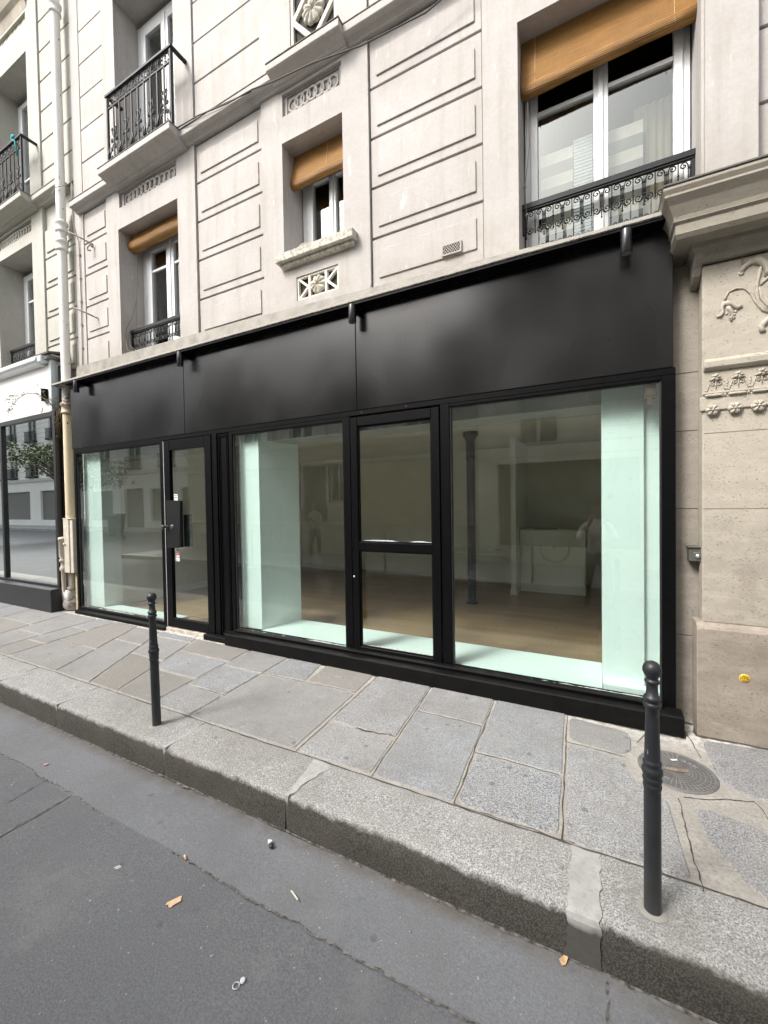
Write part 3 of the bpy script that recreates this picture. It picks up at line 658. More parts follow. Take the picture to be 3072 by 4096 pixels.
for xa, xb in ((-.43, -.17), (.10, .34)):
    z = 3.5; i = 0; b = MB()
    while z < 4.56: b.add([(xa, .56, z), (xb, .56, z), (xb, .56, z+.10), (xa, .56, z+.10)], [(0, 1, 2, 3)], i % 2); z += .10; i += 1
    b.build('striped_blind', [STW, STG], W3)
b = MB()
for i in range(34): b.box(-.168, -.02, .57, .585, 3.7+i*.028, 3.7+i*.028+.020)
b.build('slatted_blind', simple('pale_blue_slat', (.72, .80, .85), .5), W3)
curtain(W3, .28, .55, 3.4, 4.75, .62, CURT, .018, .05); curtain(W3, -.45, .52, 3.4, 5.2, .80, simple('dark_net', (.10, .09, .07), .9), .03, .12)

# railings
def low_rail(parent, x0, x1, y, ztop, h, n):
    r_ = MB(); r_.box(x0, x1, y-.022, y+.022, ztop-.045, ztop); r_.box(x0, x1, y-.014, y+.014, ztop-.06, ztop-.0452)
    for e in (x0+.012, x1-.012): r_.box(e-.012, e+.012, y-.01, y+.01, ztop-.06-h*.95, ztop-.06)
    r = r_.build('railing', IRON, parent, bevel=.003)
    s_ = MB(); p = (x1-x0-.06)/n; t = ztop-.062; bt = t-h
    for k in range(n+1):
        x = x0+.03+k*p
        for dx in (-.010, 0, .010): s_.tube([(x+dx, y, t-.03), (x+dx, y, bt+.045)], .0042, 4)
        s_.box(x-.016, x+.016, y-.006, y+.006, t-.055, t-.048); s_.box(x-.016, x+.016, y-.006, y+.006, bt+.058, bt+.065)
        s_.tube([(x, y, bt+.05), (x, y, bt-.015)], .0042, 4); s_.ball((x, y, bt-.02), .0085, 6)
        if k < n:
            c = x+p/2; s_.tube([(c, y, t), (c, y, bt+.02)], .0042, 4); s_.ball((c, y, bt+.015), .008, 6); s_.ball((c, y, t-h*.45), .008, 6)
            for sg in (-1, 1):
                ex = x if sg < 0 else x+p; q = p*.24
                s_.tube([(ex-sg*.010, y, t-.05), (ex-sg*.013, y, t-.025), (ex-sg*p*.17, y, t-.006)]+spiral(c+sg*q, t-.03, .024, 1.1, PI/2, sg, y, 10), .0048, 4)
                s_.tube([(ex-sg*.010, y, bt+.062), (ex-sg*.013, y, bt+.035), (ex-sg*p*.17, y, bt+.014)]+spiral(c+sg*q, bt+.038, .024, 1.1, -PI/2, -sg, y, 10), .0048, 4)
        s_.tube([(x-.03, y, bt+.006), (x-.012, y, bt+.02), (x, y, bt+.05), (x+.012, y, bt+.02), (x+.03, y, bt+.006)], .004, 4)
    s_.build('scrollwork', IRON, r); return r
low_rail(MBD, -.555, .64, .34, 4.075, .20, 8); low_rail(MBD, -5.965, -4.715, .30, 4.11, .20, 9)
def balcony(parent, x0, x1, y, yw, z0, z1):
    r_ = MB(); zt = z1-.03
    r_.box(x0-.03, x1+.03, y-.025, y+.025, zt, z1); r_.box(x1-.015, x1+.03, y+.026, yw, zt+.001, z1-.001); r_.box(x0-.03, x0+.015, y+.026, yw, zt+.001, z1-.001)
    zb = zt-.16; r_.box(x0, x1, y-.009, y+.009, zb, zb+.02); pass
    for x in (x0, x1): r_.box(x-.014, x+.014, y-.014, y+.014, z0, zt)
    r = r_.build('railing', IRON, parent, bevel=.002)
    n = 10; b = MB(); s_ = MB()
    for k in range(1, n): x = x0+(x1-x0)*k/n; b.box(x-.010, x+.010, y-.007, y+.007, z0+.01, zb)
    b.build('baluster', IRON, r)
    for k in range(n):
        c = x0+(x1-x0)*(k+.5)/n; zm = (zb+zt)/2
        for sg in (-1, 1):
            s_.tube([(c+sg*.055, y, zt-.005), (c+sg*.05, y, zm)]+spiral(c+sg*.026, zm-.035, .026, 1.1, 0 if sg > 0 else PI, -sg, y, 8), .006, 4)
            s_.tube(spiral(c+sg*.028, zm+.035, .028, 1.1, -PI/2, sg, y, 8), .006, 4)
    for k in range(1, n, 2):
        c = x0+(x1-x0)*k/n
        for sg in (-1, 1):
            s_.tube([(c, y, z0+.30), (c+sg*.03, y, z0+.36), (c+sg*.045, y, z0+.42)]+spiral(c+sg*.028, z0+.425, .026, 1.1, 0 if sg > 0 else PI, sg, y, 8), .008, 4)
            s_.tube([(c, y, z0+.24), (c+sg*.02, y, z0+.285)]+spiral(c+sg*.045, z0+.285, .028, 1.1, PI/2, -sg, y, 8), .008, 4)
            s_.tube([(c+sg*.12, y, z0), (c+sg*.085, y, z0+.13), (c+sg*.02, y, z0+.24)], .007, 4)
            s_.tube([(c+sg*.01, y, z0+.17), (c+sg*.03, y, z0+.20)]+spiral(c+sg*.05, z0+.175, .027, 1.1, PI/2, -sg, y, 8), .008, 4)
            s_.tube(spiral(c+sg*.045, z0+.06, .034, 1.2, PI/2, -sg, y, 8), .008, 4)
            s_.tube([(c+sg*.12, y-.004, z0+.02), (c+sg*.115, y-.01, z0+.12), (c+sg*.095, y-.004, z0+.22)], [.004, .015, .003], 5)
    s_.build('scrollwork', IRON, r); return r
balcony(MBD, -5.79, -4.50, -.05, .15, 6.15, 7.06)

# bamboo blinds (things that hang in the window openings)
def blind(x0, x1, y, ztop, zlow, slack, label, rollr=.04, cords=(.15, .85), sag=0.0):
    t = thing('roller_blind', label, 'blind', ((x0+x1)/2, y, ztop)); t['group'] = 'orange bamboo blinds in the window openings'
    b = MB(); n = 24; k = max(4, int((ztop-zlow)/.03)); vs = []
    for j in range(k+1):
        u = j/k
        for i in range(n+1):
            s_ = i/n; x = x0+(x1-x0)*s_; zl = zlow+sag*s_; z_ = ztop+(zl-ztop)*u; vs.append((x, y-slack*math.sin(u*PI*.5)**2+.004*math.sin(s_*9+u*5)*u, z_))
    b.add(vs, [(j*(n+1)+i, j*(n+1)+i+1, (j+1)*(n+1)+i+1, (j+1)*(n+1)+i) for j in range(k) for i in range(n)], 0, True); b.build('slat_sheet', BLIND, t)
    b = MB(); b.tube([(x0+(x1-x0)*i/8, y-slack+rollr*.7, zlow+sag*i/8-.004*math.sin(i)) for i in range(9)], [rollr*(1+.05*math.sin(i*1.7)) for i in range(9)], 14); b.build('roll', BLIND, t)
    cm = simple('tan_cord', (.55, .42, .22), .8)
    for c in cords: x = x0+(x1-x0)*c; b = MB(); b.tube([(x, y-.006, ztop), (x, y-slack-.004, zlow+sag*c+.02), (x, y-slack-rollr*.35, zlow+sag*c-rollr*.9)], .0022, 4); b.build('cord', cm, t)
    return t
blind(-.548, .655, .33, 5.415, 4.985, .05, 'wide bamboo blind half lowered over the big window at top right', .048, (.09, .88), .035)
blind(-2.995, -2.24, .34, 5.44, 5.10, .06, 'short sagging bamboo blind over the small window with the white dish', .045, (.62,), .01)
blind(-5.965, -4.715, .32, 5.46, 5.315, .03, 'tightly rolled bamboo blind above the lower left window', .075, (.12,), 0.0)
b = MB(); b.tube([(-.50, .31, 4.9), (-.515, .30, 4.6), (-.53, .31, 4.2), (-.50, .29, 3.7)], .003, 4); b.tube([(-.53, .31, 4.2), (-.49, .32, 4.55), (-.50, .32, 4.9)], .003, 4); b.ball((-.528, .30, 4.2), .014, 6)
tag(b.build('blind_cord', simple('grey_cord', (.3, .27, .22), .8)), 'loose grey cord knotted beside the big top right window', 'cord')
b = MB(); b.tube([(-5.93, .40, 5.2), (-5.925, .36, 4.6), (-5.93, .34, 4.1), (-5.90, .30, 3.9)], .004, 4); b.tube([(-5.925, .36, 4.58), (-5.95, .30, 4.3), (-5.97, .22, 4.1), (-5.955, .2, 3.95), (-5.9, .19, 3.8), (-5.8, .2, 3.72)], .004, 4); b.tube([(-5.96, .26, 4.08), (-5.93, .24, 3.9), (-5.86, .24, 3.82), (-5.78, .25, 3.78)], .004, 4)
tag(b.build('loose_cable', simple('dirty_cable', (.25, .22, .18), .8)), 'thin loose cable dangling over the lower left window railing', 'cable')
# dish on the sill
b = MB(); b.lathe([(.0, 0), (.07, 0), (.075, .006), (.125, .045), (.13, .048), (.122, .048), (.07, .012), (0, .010)], (-2.70, .22, 4.226), 28)
tag(b.build('dish', simple('white_ceramic', (.8, .81, .82), .25)), 'white round dish standing on the flaking sill of the small window', 'dish')
b = MB(); b.lathe([(0, 0), (.05, 0), (.062, .12), (.058, .12), (.047, .008), (0, .006)], (-4.82, .20, 3.63), 18)
tag(b.build('flower_pot', simple('white_pot', (.78, .78, .76), .4)), 'small white pot on the ledge below the lower left railing', 'pot')

# ------------------------------------------------------------ cornice ledge above the shopfront
LG_ = thing('ledge', 'weathered pale ledge with blackened drip edge running above the black fascia', 'ledge', (-3.3, 0, 3.4))
b = MB(); n = 150; vs = []; x0, x1 = -7.32, .385
for i in range(n+1):
    x = x0+(x1-x0)*i/n; j = rnd(-.0016, .0016)
    vs += [(x, -.12+j, 3.417+j), (x, -.122+j, 3.439+j), (x, -.11, 3.445), (x, .15, 3.50), (x, .15, 3.40), (x, -.11, 3.412)]
b.add(vs, [(i*6+k, i*6+(k+1) % 6, (i+1)*6+(k+1) % 6, (i+1)*6+k) for i in range(n) for k in range(6)]+[tuple(range(6)), tuple(n*6+k for k in range(5, -1, -1))]); b.build('drip_edge', LIP, LG_)
b = MB()
for xa, xb, za, zb_ in ((-7.05, -3.6, 3.72, 3.675), (-3.6, -.6, 3.675, 3.585), (-.6, .36, 3.585, 3.55)):
    b.hexa([(xa, .095, 3.47), (xb, .095, 3.47), (xb, .149, 3.47), (xa, .149, 3.47)], [(xa, .105, za), (xb, .105, zb_), (xb, .149, zb_+.01), (xa, .149, za+.01)])
b.build('flashing', ZINC, LG_)

# ------------------------------------------------------------ shopfront
SF = thing('shopfront', 'black painted shopfront of an empty shop with three large panes and two doors', 'shopfront', (-3.25, 0, 0))
for a, b_ in ((-7.03, -4.485), (-4.479, -2.033), (-2.027, .462)):
    b = MB(); b.box(a, b_, 0, .045, 2.455, 3.39); b.build('fascia_panel', FASCIA, SF, bevel=.003)
b = MB(); b.box(-7.0, .455, .046, .12, 2.46, 3.385); b.build('fascia_backing', BLACK, SF)
f = MB()
ZB = .055
f.box(-7.0, .475, .006, .10, 2.405, 2.452)        # top rail
for a, b_ in ((-6.995, -6.945), (-4.985, -4.905), (-4.025, -3.945), (-3.745, -3.69), (-2.20, -2.115), (-1.20, -1.118), (.395, .476)): f.box(a, b_, .004, .102, -.03, 2.4046)
f.box(-6.945, -4.985, .0055, .1005, 2.378, 2.4042); f.box(-3.69, -2.20, .0055, .1005, 2.37, 2.4042); f.box(-1.118, .395, .0055, .1005, 2.378, 2.4042)
f.box(-6.945, -4.985, .0055, .1005, -.03, .075); f.box(-3.69, -2.20, .0055, .1005, -.03, .14); f.box(-1.118, .395, .0055, .1005, -.03, .135); f.box(-2.115, -1.20, .0055, .1005, -.03, .115)
f.build('frame', BLACK, SF, bevel=.003)
for a, b_, c, d in ((-6.945, -4.985, .075, 2.378), (-3.69, -2.20, .14, 2.37), (-1.118, .395, .135, 2.378)): b = MB(); frame(b, a, b_, c, d, .010, .018, .034); b.build('glazing_bead', GASKET, SF)
# narrow panel between door and main window
b = MB(); b.box(-3.945, -3.745, .02, .09, .0, 2.4045); frame(b, -3.925, -3.765, .06, 2.385, .012, .008, .0198); frame(b, -3.90, -3.79, .09, 2.36, .008, .013, .0197); b.build('infill_panel', BLACK, SF, bevel=.003)
for a, b_, c, d in ((-6.94, -4.99, .07, 2.383), (-3.685, -2.205, .135, 2.375), (-1.113, .39, .13, 2.383)):
    g_ = MB(); g_.add([(a, .030, c), (b_, .030, c), (b_, .030, d), (a, .030, d)], [(0, 1, 2, 3)]); g_.build('shop_window_pane', GLASS, SF)
# left entrance door
d_ = MB(); frame(d_, -4.895, -4.035, .035, 2.395, .11, -.004, .045, bot=.115, top=.125); D1 = d_.build('door', BLACK, SF, bevel=.004)
g_ = MB(); g_.add([(-4.80, .02, .14), (-4.13, .02, .14), (-4.13, .02, 2.28), (-4.80, .02, 2.28)], [(0, 1, 2, 3)]); g_.build('door_pane', GLASS, D1)
b = MB(); b.prism([(-4.80, 1.045), (-4.57, 1.055), (-4.535, 1.635), (-4.80, 1.645)], -.05, -.046, 'y'); b.box(-4.78, -4.55, -.046, -.005, 1.06, 1.63); b.build('handle_plate', simple('matt_black_plate', (.010, .010, .011), .5, Specular_IOR_Level=.25), D1)
b = MB(); b.lathe([(.0, -.125), (.018, -.125), (.026, -.115), (.027, -.10), (.018, -.088), (.011, -.08), (.011, -.062), (.017, -.055), (.02, -.049)], (-4.79, 0, 1.31), 20, ax='y'); b.lathe([(0, -.0525), (.032, -.0525), (.032, -.049)], (-4.70, 0, 1.31), 20, ax='y'); b.build('door_knob', simple('worn_black_knob', (.05, .05, .05), .3, .2, 30), D1)
b = MB(); b.box(-4.905, -4.896, -.002, .03, .02, 2.39); b.build('edge_strip', simple('worn_alloy_strip', (.42, .40, .43), .5, .4, 30), D1)
b = MB(); b.box(-4.60, -4.45, .04, .046, 1.06, 1.46); b.box(-4.56, -4.47, .048, .052, 1.30, 1.44, 1); b.build('letter_holder', [simple('dark_acrylic', (.03, .035, .037), .2), simple('green_sheet', (.02, .16, .09), .4)], D1)
b = MB(); b.box(-4.735, -4.665, .014, .0185, 1.64, 1.72); s1 = b.build('white_notice', simple('notice_white', (.75, .8, .77), .5), D1)
TXT = simple('notice_ink', (.05, .08, .07), .6)
for i, (c, xo) in enumerate((("●▬", 0), ("7.00 20", 0), ("ı ...", 0))): pass
b = MB(); b.box(-4.722, -4.71, .0125, .0138, 1.695, 1.71)
for i in range(4): b.box(-4.705+i*.0085, -4.699+i*.0085, .0125, .0138, 1.699, 1.706)
for i in range(5): b.box(-4.722+i*.011, -4.715+i*.011, .0125, .0138, 1.672, 1.681)
b.box(-4.722, -4.717, .0125, .0138, 1.648, 1.662); b.build('notice_marks', TXT, s1)
b = MB(); b.box(-4.73, -4.66, .014, .0185, .875, 1.03); b.box(-4.729, -4.661, .0122, .0138, .955, .99, 1); b.box(-4.729, -4.661, .0122, .0138, .921, .929, 1); b.box(-4.703, -4.688, .0122, .0138, 1.005, 1.02, 2)
for i in range(5): b.box(-4.722+i*.011, -4.714+i*.011, .0112, .0121, .97, .981, 0); b.box(-4.720+i*.010, -4.713+i*.010, .0122, .0138, .94, .946, 2)
b.box(-4.725, -4.672, .0122, .0138, .885, .90, 3); b.build('red_and_white_sticker', [simple('sticker_white', (.75, .77, .74), .5), simple('sticker_red', (.42, .03, .04), .5), TXT, simple('sticker_grey', (.35, .42, .39), .5)], D1)
# middle door / opening casement
d_ = MB(); frame(d_, -2.105, -1.208, .125, 2.385, .075, -.006, .05, bot=.065, top=.085); d_.box(-2.03, -1.283, -.0052, .0492, 1.115, 1.195); D2 = d_.build('door', BLACK, SF, bevel=.004); D2['label'] = 'black framed glass door with a thick middle rail'
for c, d in ((.19, 1.115), (1.195, 2.30)): b = MB(); frame(b, -2.03, -1.283, c, d, .012, .008, .03); b.build('glazing_bead', BLACK, D2, bevel=.002)
for c, d in ((.195, 1.11), (1.20, 2.295)):
    g_ = MB(); g_.add([(-2.025, .022, c), (-1.288, .022, c), (-1.288, .022, d), (-2.025, .022, d)], [(0, 1, 2, 3)]); g_.build('door_pane', GLASS, D2)
b = MB(); b.lathe([(0, -.014), (.009, -.013), (.011, -.006)], (-2.085, 0, .86), 12, ax='y'); b.build('keyhole', ALU, D2)
for x_, z_ in ((-1.98, 2.425), (-1.52, 2.43)): b = MB(); b.lathe([(0, .0045), (.008, .0045), (.009, .0058)], (x_, 0, z_), 10, ax='y'); b.build('bolt_hole', GASKET, SF)
# plinth
b = MB(); b.prism([(-.12, -.06), (-.12, .112), (-.112, .118), (.003, .125), (.003, -.06)], -3.745, .505, 'x'); b.build('plinth', PLINTH, SF, bevel=.004)
b = MB(); b.prism([(-.045, .126), (-.05, .150), (-.04, .156), (.0035, .160), (.0035, .1265)], -3.66, .395, 'x'); b.build('sill', PLINTH, SF, bevel=.003)
b = MB(); b.prism([(-.05, -.05), (-.05, .028), (.003, .04), (.003, -.05)], -6.99, -4.9, 'x'); b.build('sill', PLINTH, SF, bevel=.003)
b = MB(); b.box(-4.90, -4.03, -.03, .1, -.06, .028); b.build('doorstep', simple('broken_cement_step', (.42, .38, .33), .9, .4, 20, .6), SF, bevel=.006)
b = MB(); b.box(-4.15, -3.745, -.075, .003, -.05, .045); b.build('step_board', PLINTH, SF, bevel=.004)
SMEAR = simple('old_paint_smear', (.55, .60, .57), .8, .25, 60)
for xa, xb, zz in ((-6.93, -5.0, .076), (-3.68, -2.21, .141), (-1.11, .385, .136), (-2.02, -1.30, 1.197), (-2.02, -1.30, .192)):
    b = MB(); n = int((xb-xa)/.012); vs = []; hh = .006
    for i in range(n+1): hh = min(.022, max(.002, hh+rnd(-.004, .004))); x = xa+(xb-xa)*i/n; vs += [(x, .0285 if zz < 1 and xa > -2.1 and xb < -1 else .0275, zz), (x, .0282 if False else (.0275), zz+hh)]
    for i in range(0, len(vs)): vs[i] = (vs[i][0], .0205 if (xa == -2.02) else .0275, vs[i][2])
    b.add(vs, [(2*i, 2*i+2, 2*i+3, 2*i+1) for i in range(n)]); b.build('paint_smear', SMEAR, SF)
# bracket inside top right corner
b = MB(); b.box(.30, .37, .05, .09, 2.27, 2.37); b.box(.315, .345, .045, .0495, 2.22, 2.34); b.build('rusty_bracket', simple('rust', (.07, .045, .032), .8, .4, 40), SF)

b = MB(); b.box(-7.02, .455, -.108, -.001, 3.393, 3.4115); b.build('soffit_board', BLACK, SF)
# spotlights
sp = thing('spotlight', 'x', 'spotlight'); sp['group'] = 'black tube spotlights under the ledge'
b = MB(); b.lathe([(0, 0), (.034, 0), (.036, .004), (.036, .155), (.034, .16), (0, .16)], (0, 0, -.17), 24); b.build('housing', simple('gloss_black_tube', (.012, .012, .015), .25), sp, bevel=0)
b = MB(); b.lathe([(0, -.002), (.022, -.002), (.03, -.0005)], (0, 0, -.17), 18); b.build('lens', simple('spot_lens', (.2, .2, .2), .2), sp)
b = MB(); b.box(-.02, .02, .02, .10, -.055, -.005); b.build('bracket', BLACK, sp)
for i, (x_, lb) in enumerate(((.185, 'black tube spotlight nearest the stone portal, below the big window'), (-2.0, 'black tube spotlight above the middle glass door and fascia joint'), (-4.40, 'black tube spotlight above the door handle plate, at the left fascia joint'), (-6.66, 'black tube spotlight at the fascia end beside the drainpipe'))):
    q = sp if i == 0 else copy_tree(sp); q.location = (x_, -.10, 3.405); q['label'] = lb

# ------------------------------------------------------------ shop interior
b = MB(); b.box(-7.2, .475, .12, 5.3, -.03, .018); struct('shop_floor', b, WOOD)
b = MB(); b.box(-7.2, .475, 5.0, 5.1, .0185, 2.9); struct('shop_back_wall', b, DIMW)
b = MB(); b.box(-7.2, .475, .125, 4.99, 2.62, 2.7); struct('shop_ceiling', b, DIMW)
b = MB(); b.box(-6.80, -6.70, .41, 4.99, .0185, 2.61); struct('shop_left_wall', b, WHITEIN)
b = MB(); b.box(.442, .474, .2, 4.99, .0185, 2.61); struct('shop_right_wall', b, DIMW)
b = MB(); b.box(-6.699, -6.685, .42, 4.985, .0186, .115); b.box(-6.68, -3.3, 4.985, 4.999, .0186, .115); b.box(-3.1, -1.2, 4.985, 4.999, .0186, .115); tag(b.build('skirting_board', WHITEIN), 'white skirting board along the walls inside the empty shop', 'skirting')
b = MB(); b.box(-7.06, -6.53, .125, .40, .07, 2.61); tag(b.build('display_column', MINT, bevel=.003), 'white boxed column just inside the leftmost shop pane', 'column')
b = MB(); b.box(-6.53, -4.9, .11, .30, .019, .085); tag(b.build('display_ledge', MINT), 'low white ledge inside the leftmost shop pane', 'ledge')
DP = thing('display_platform', 'low white display platform behind the three right panes', 'platform', (-1.5, .4, .02))
b = MB(); b.box(-3.40, .03, .11, .645, .0195, .14); b.build('platform_top', MINT, DP, bevel=.003)
DS = thing('display_side_wall', 'white angled side wall left of the display platform', 'partition', (-3.4, .3, .02))
b = MB(); b.hexa([(-3.78, .125, .141), (-3.41, .125, .141), (-3.27, .655, .141), (-3.78, .655, .141)], [(-3.78, .125, 2.61), (-3.41, .125, 2.61), (-3.27, .655, 2.61), (-3.78, .655, 2.61)]); b.build('side_panel', MINT, DS)
b = MB(); b.box(-3.685, -3.665, .104, .124, .14, 2.37); b.build('edge_trim', MINT, DS)
b = MB(); b.box(.032, .31, .20, .64, .10, 2.61); b.box(.3105, .44, .24, .64, .10, 2.605); b.box(.035, .44, .112, .1995, .10, .17); tag(b.build('display_column', MINT, bevel=.003), 'wide white boxed column inside the right end of the big pane', 'column')
b = MB(); b.lathe([(.09, .0186), (.09, .03), (.062, .05), (.062, 2.2), (.075, 2.21), (.065, 2.23), (.065, 2.48), (.085, 2.53), (.11, 2.56), (.11, 2.615)], (-1.70, 2.78, 0), 24); tag(b.build('iron_column', simple('dark_iron_column', (.008, .008, .009), .5, Specular_IOR_Level=.2)), 'dark cast iron column standing inside the shop', 'column')
CT = thing('counter', 'plain white boxy counter at the back of the shop', 'counter', (-.68, 4.1, .02))
b = MB(); b.box(-1.18, -.17, 3.98, 4.45, .019, 1.07); b.build('front_panel', WHITEIN, CT, bevel=.004); b = MB(); b.box(-1.18, -.17, 3.968, 3.9795, .0192, .10); b.build('skirting', WHITEIN, CT)
b = MB(); b.box(-.95, -.6, 4.1, 4.3, 1.071, 1.09); b.build('tray', simple('tray_grey', (.3, .3, .29), .5), CT)
PT = thing('partition_wall', 'slim white partition end standing left of the counter', 'partition', (-1.23, 3.8, .02)); b = MB(); b.box(-1.27, -1.19, 3.62, 4.98, .019, 2.61); b.build('wall_end', WHITEIN, PT); b = MB(); b.box(-1.282, -1.178, 3.607, 3.80, .0192, .11); b.build('skirting', WHITEIN, PT)
TB = thing('work_table', 'low white bench with papers along the back shop wall', 'bench', (-2.2, 4.6, .02)); b = MB(); b.box(-2.9, -1.29, 4.35, 4.98, .55, .59); b.box(-2.88, -1.3, 4.5, 4.98, .019, .5495); b.build('bench_top', WHITEIN, TB, bevel=.004)
b = MB(); b.box(-2.0, -1.75, 4.42, 4.62, .591, .60); b.box(-2.0, -1.8, 4.7, 4.85, .591, .63); b.build('paper', simple('paper', (.8, .8, .78), .7), TB)
for x_, y_, lb in ((-6.684, 1.6, 'white wall socket on the left inside wall of the shop'), ):
    b = MB(); b.box(x_-.012, x_, y_, y_+.08, .29, .37); b.lathe([(0, 0), (.022, 0), (.025, .006)], (x_-.002, y_+.04, .33), 16, ax='x'); tag(b.build('wall_socket', WHITEIN, bevel=.003), lb, 'socket')
b = MB(); b.box(-2.66, -2.58, 4.972, 4.984, .3, .38); b.lathe([(0, .0), (.02, .0), (.022, .008)], (-2.62, 4.966, .34), 14, ax='y'); tag(b.build('wall_socket', WHITEIN, bevel=.003), 'white wall socket on the back wall of the shop', 'socket')

# ------------------------------------------------------------ stone portal at the right
PO = thing('stone_portal', 'carved limestone pier and cornice right of the black shopfront', 'portal', (1.5, 0, 0))
XR = 4.2
b = MB(); b.box(.62, XR, 0, .5, .735, 3.08); b.build('pier', STONE, PO, bevel=.006)
b = MB(); b.prism([(-.035, -.12), (-.035, .70), (-.025, .72), (-.0, .74), (.1, .74), (.1, -.12)], .585, XR, 'x'); b.box(.586, .70, .1, .2, -.12, .735); b.build('base', m_stone('base_limestone', (.37, .32, .265), (.33, .285, .235), .8), PO, bevel=.006)
CP = [(-.27, 3.49), (-.275, 3.47), (-.262, 3.445), (-.265, 3.43), (-.235, 3.39), (-.205, 3.33), (-.20, 3.305), (-.205, 3.30), (-.19, 3.285), (-.19, 3.23), (-.197, 3.225), (-.18, 3.20), (-.085, 3.195), (-.08, 3.17), (-.05, 3.13), (-.045, 3.105), (-.03, 3.09), (.3, 3.09), (.3, 3.49)]
def mitred(mb, prof, xl, xr, m=0):
    """profile run along x with its left end returned at 45 degrees"""
    vs = []; n = len(prof)
    for y, z in prof: vs.append((xl+(y if y < .2 else -.0)*.9, y, z))
    for y, z in prof: vs.append((xr, y, z))
    for y, z in prof: vs.append((xl+(y if y < .2 else 0)*.9, .3, z))
    mb.add(vs, [(i, (i+1) % n, n+(i+1) % n, n+i) for i in range(n)]+[tuple(range(n, 2*n))], m)
    mb.add(vs, [(i, 2*n+i, 2*n+(i+1), i+1) for i in range(n-1)], m)
b = MB(); mitred(b, CP, .62, XR); b.build('cornice', STONE_C, PO)
b = MB(); b.box(.372, XR, -.278, .14, 3.492, 3.506); b.build('lead_capping', simple('lead_capping', (.10, .098, .09), .7, .3, 15, .2), PO, bevel=.003)
b = MB(); b.hexa([(.50, -.06, 2.98), (.60, -.06, 2.98), (.60, .13, 2.98), (.50, .13, 2.98)], [(.47, -.10, 3.12), (.60, -.10, 3.12), (.60, .13, 3.12), (.47, .13, 3.12)])
b = MB(); b.prism([(.06, 3.0), (.02, 3.03), (-.0, 3.07), (-.06, 3.13), (-.06, 3.19), (.13, 3.19), (.13, 2.98)], .57, .6195, 'x'); b.build('console', STONE_N, PO, bevel=.008)
# mouldings under the panel
b = MB(); b.prism([(-.022, 2.40), (-.03, 2.41), (-.032, 2.445), (-.018, 2.462), (.002, 2.47), (.002, 2.39), (-.012, 2.39)], .625, XR, 'x'); b.prism([(-.006, 2.235), (-.012, 2.24), (-.014, 2.25), (.002, 2.25), (.002, 2.235)], .62, XR, 'x')
b.prism([(-.012, 2.135), (-.012, 2.222), (.002, 2.222), (.002, 2.130)], .605, XR, 'x'); b.build('moulding', STONE, PO, bevel=.003)
b = MB(); x = .63
while x < 2.2: b.tube([(x, -.020, 2.228), (x+.012, -.020, 2.228), (x+.022, -.020, 2.228), (x+.055, -.02, 2.228), (x+.085, -.020, 2.228), (x+.097, -.02, 2.228)], [.004, .009, .008, .0095, .008, .004], 8); b.ball((x+.104, -.020, 2.228), .008, 6); x += .118
b.build('bead_moulding', STONE, PO)
for i in range(12): b = MB(); rosette(b, (.67+i*.115, -.012, 2.135), .036, 6, .022); b.ball((.67+i*.115, -.030, 2.135), .009, 8); b.build('carved_flower', STONE, PO)
b = MB()
for i in range(12):
    cx = .69+i*.115; rosette(b, (cx, -.004, 2.345), .023, 5, .02)
    b.tube([(cx, -.003, 2.33), (cx, -.004, 2.27)], [.006, .002], 5)
    for sg in (-1, 1):
        b.tube([(cx, -.003, 2.32)]+spiral(cx+sg*.016, 2.303, .013, 1.1, PI/2, -sg, -.003, 8), .0035, 5); b.tube([(cx, -.002, 2.325), (cx+sg*.018, -.008, 2.335), (cx+sg*.036, -.003, 2.328)], [.003, .008, .001], 5)
        b.tube([(cx+sg*.004, -.002, 2.315), (cx+sg*.03, -.003, 2.318), (cx+sg*.04, -.003, 2.285), (cx+sg*.048, -.002, 2.262), (cx+sg*.0575, -.002, 2.268)], .0035, 5)
    for dz, r_ in ((.0, .012), (.018, .009), (-.016, .008)): b.ball((cx+.0575, .0, 2.305+dz), r_, 6, 0, (.8, .5, 1.3))
b.build('foliage_frieze', STONE, PO)
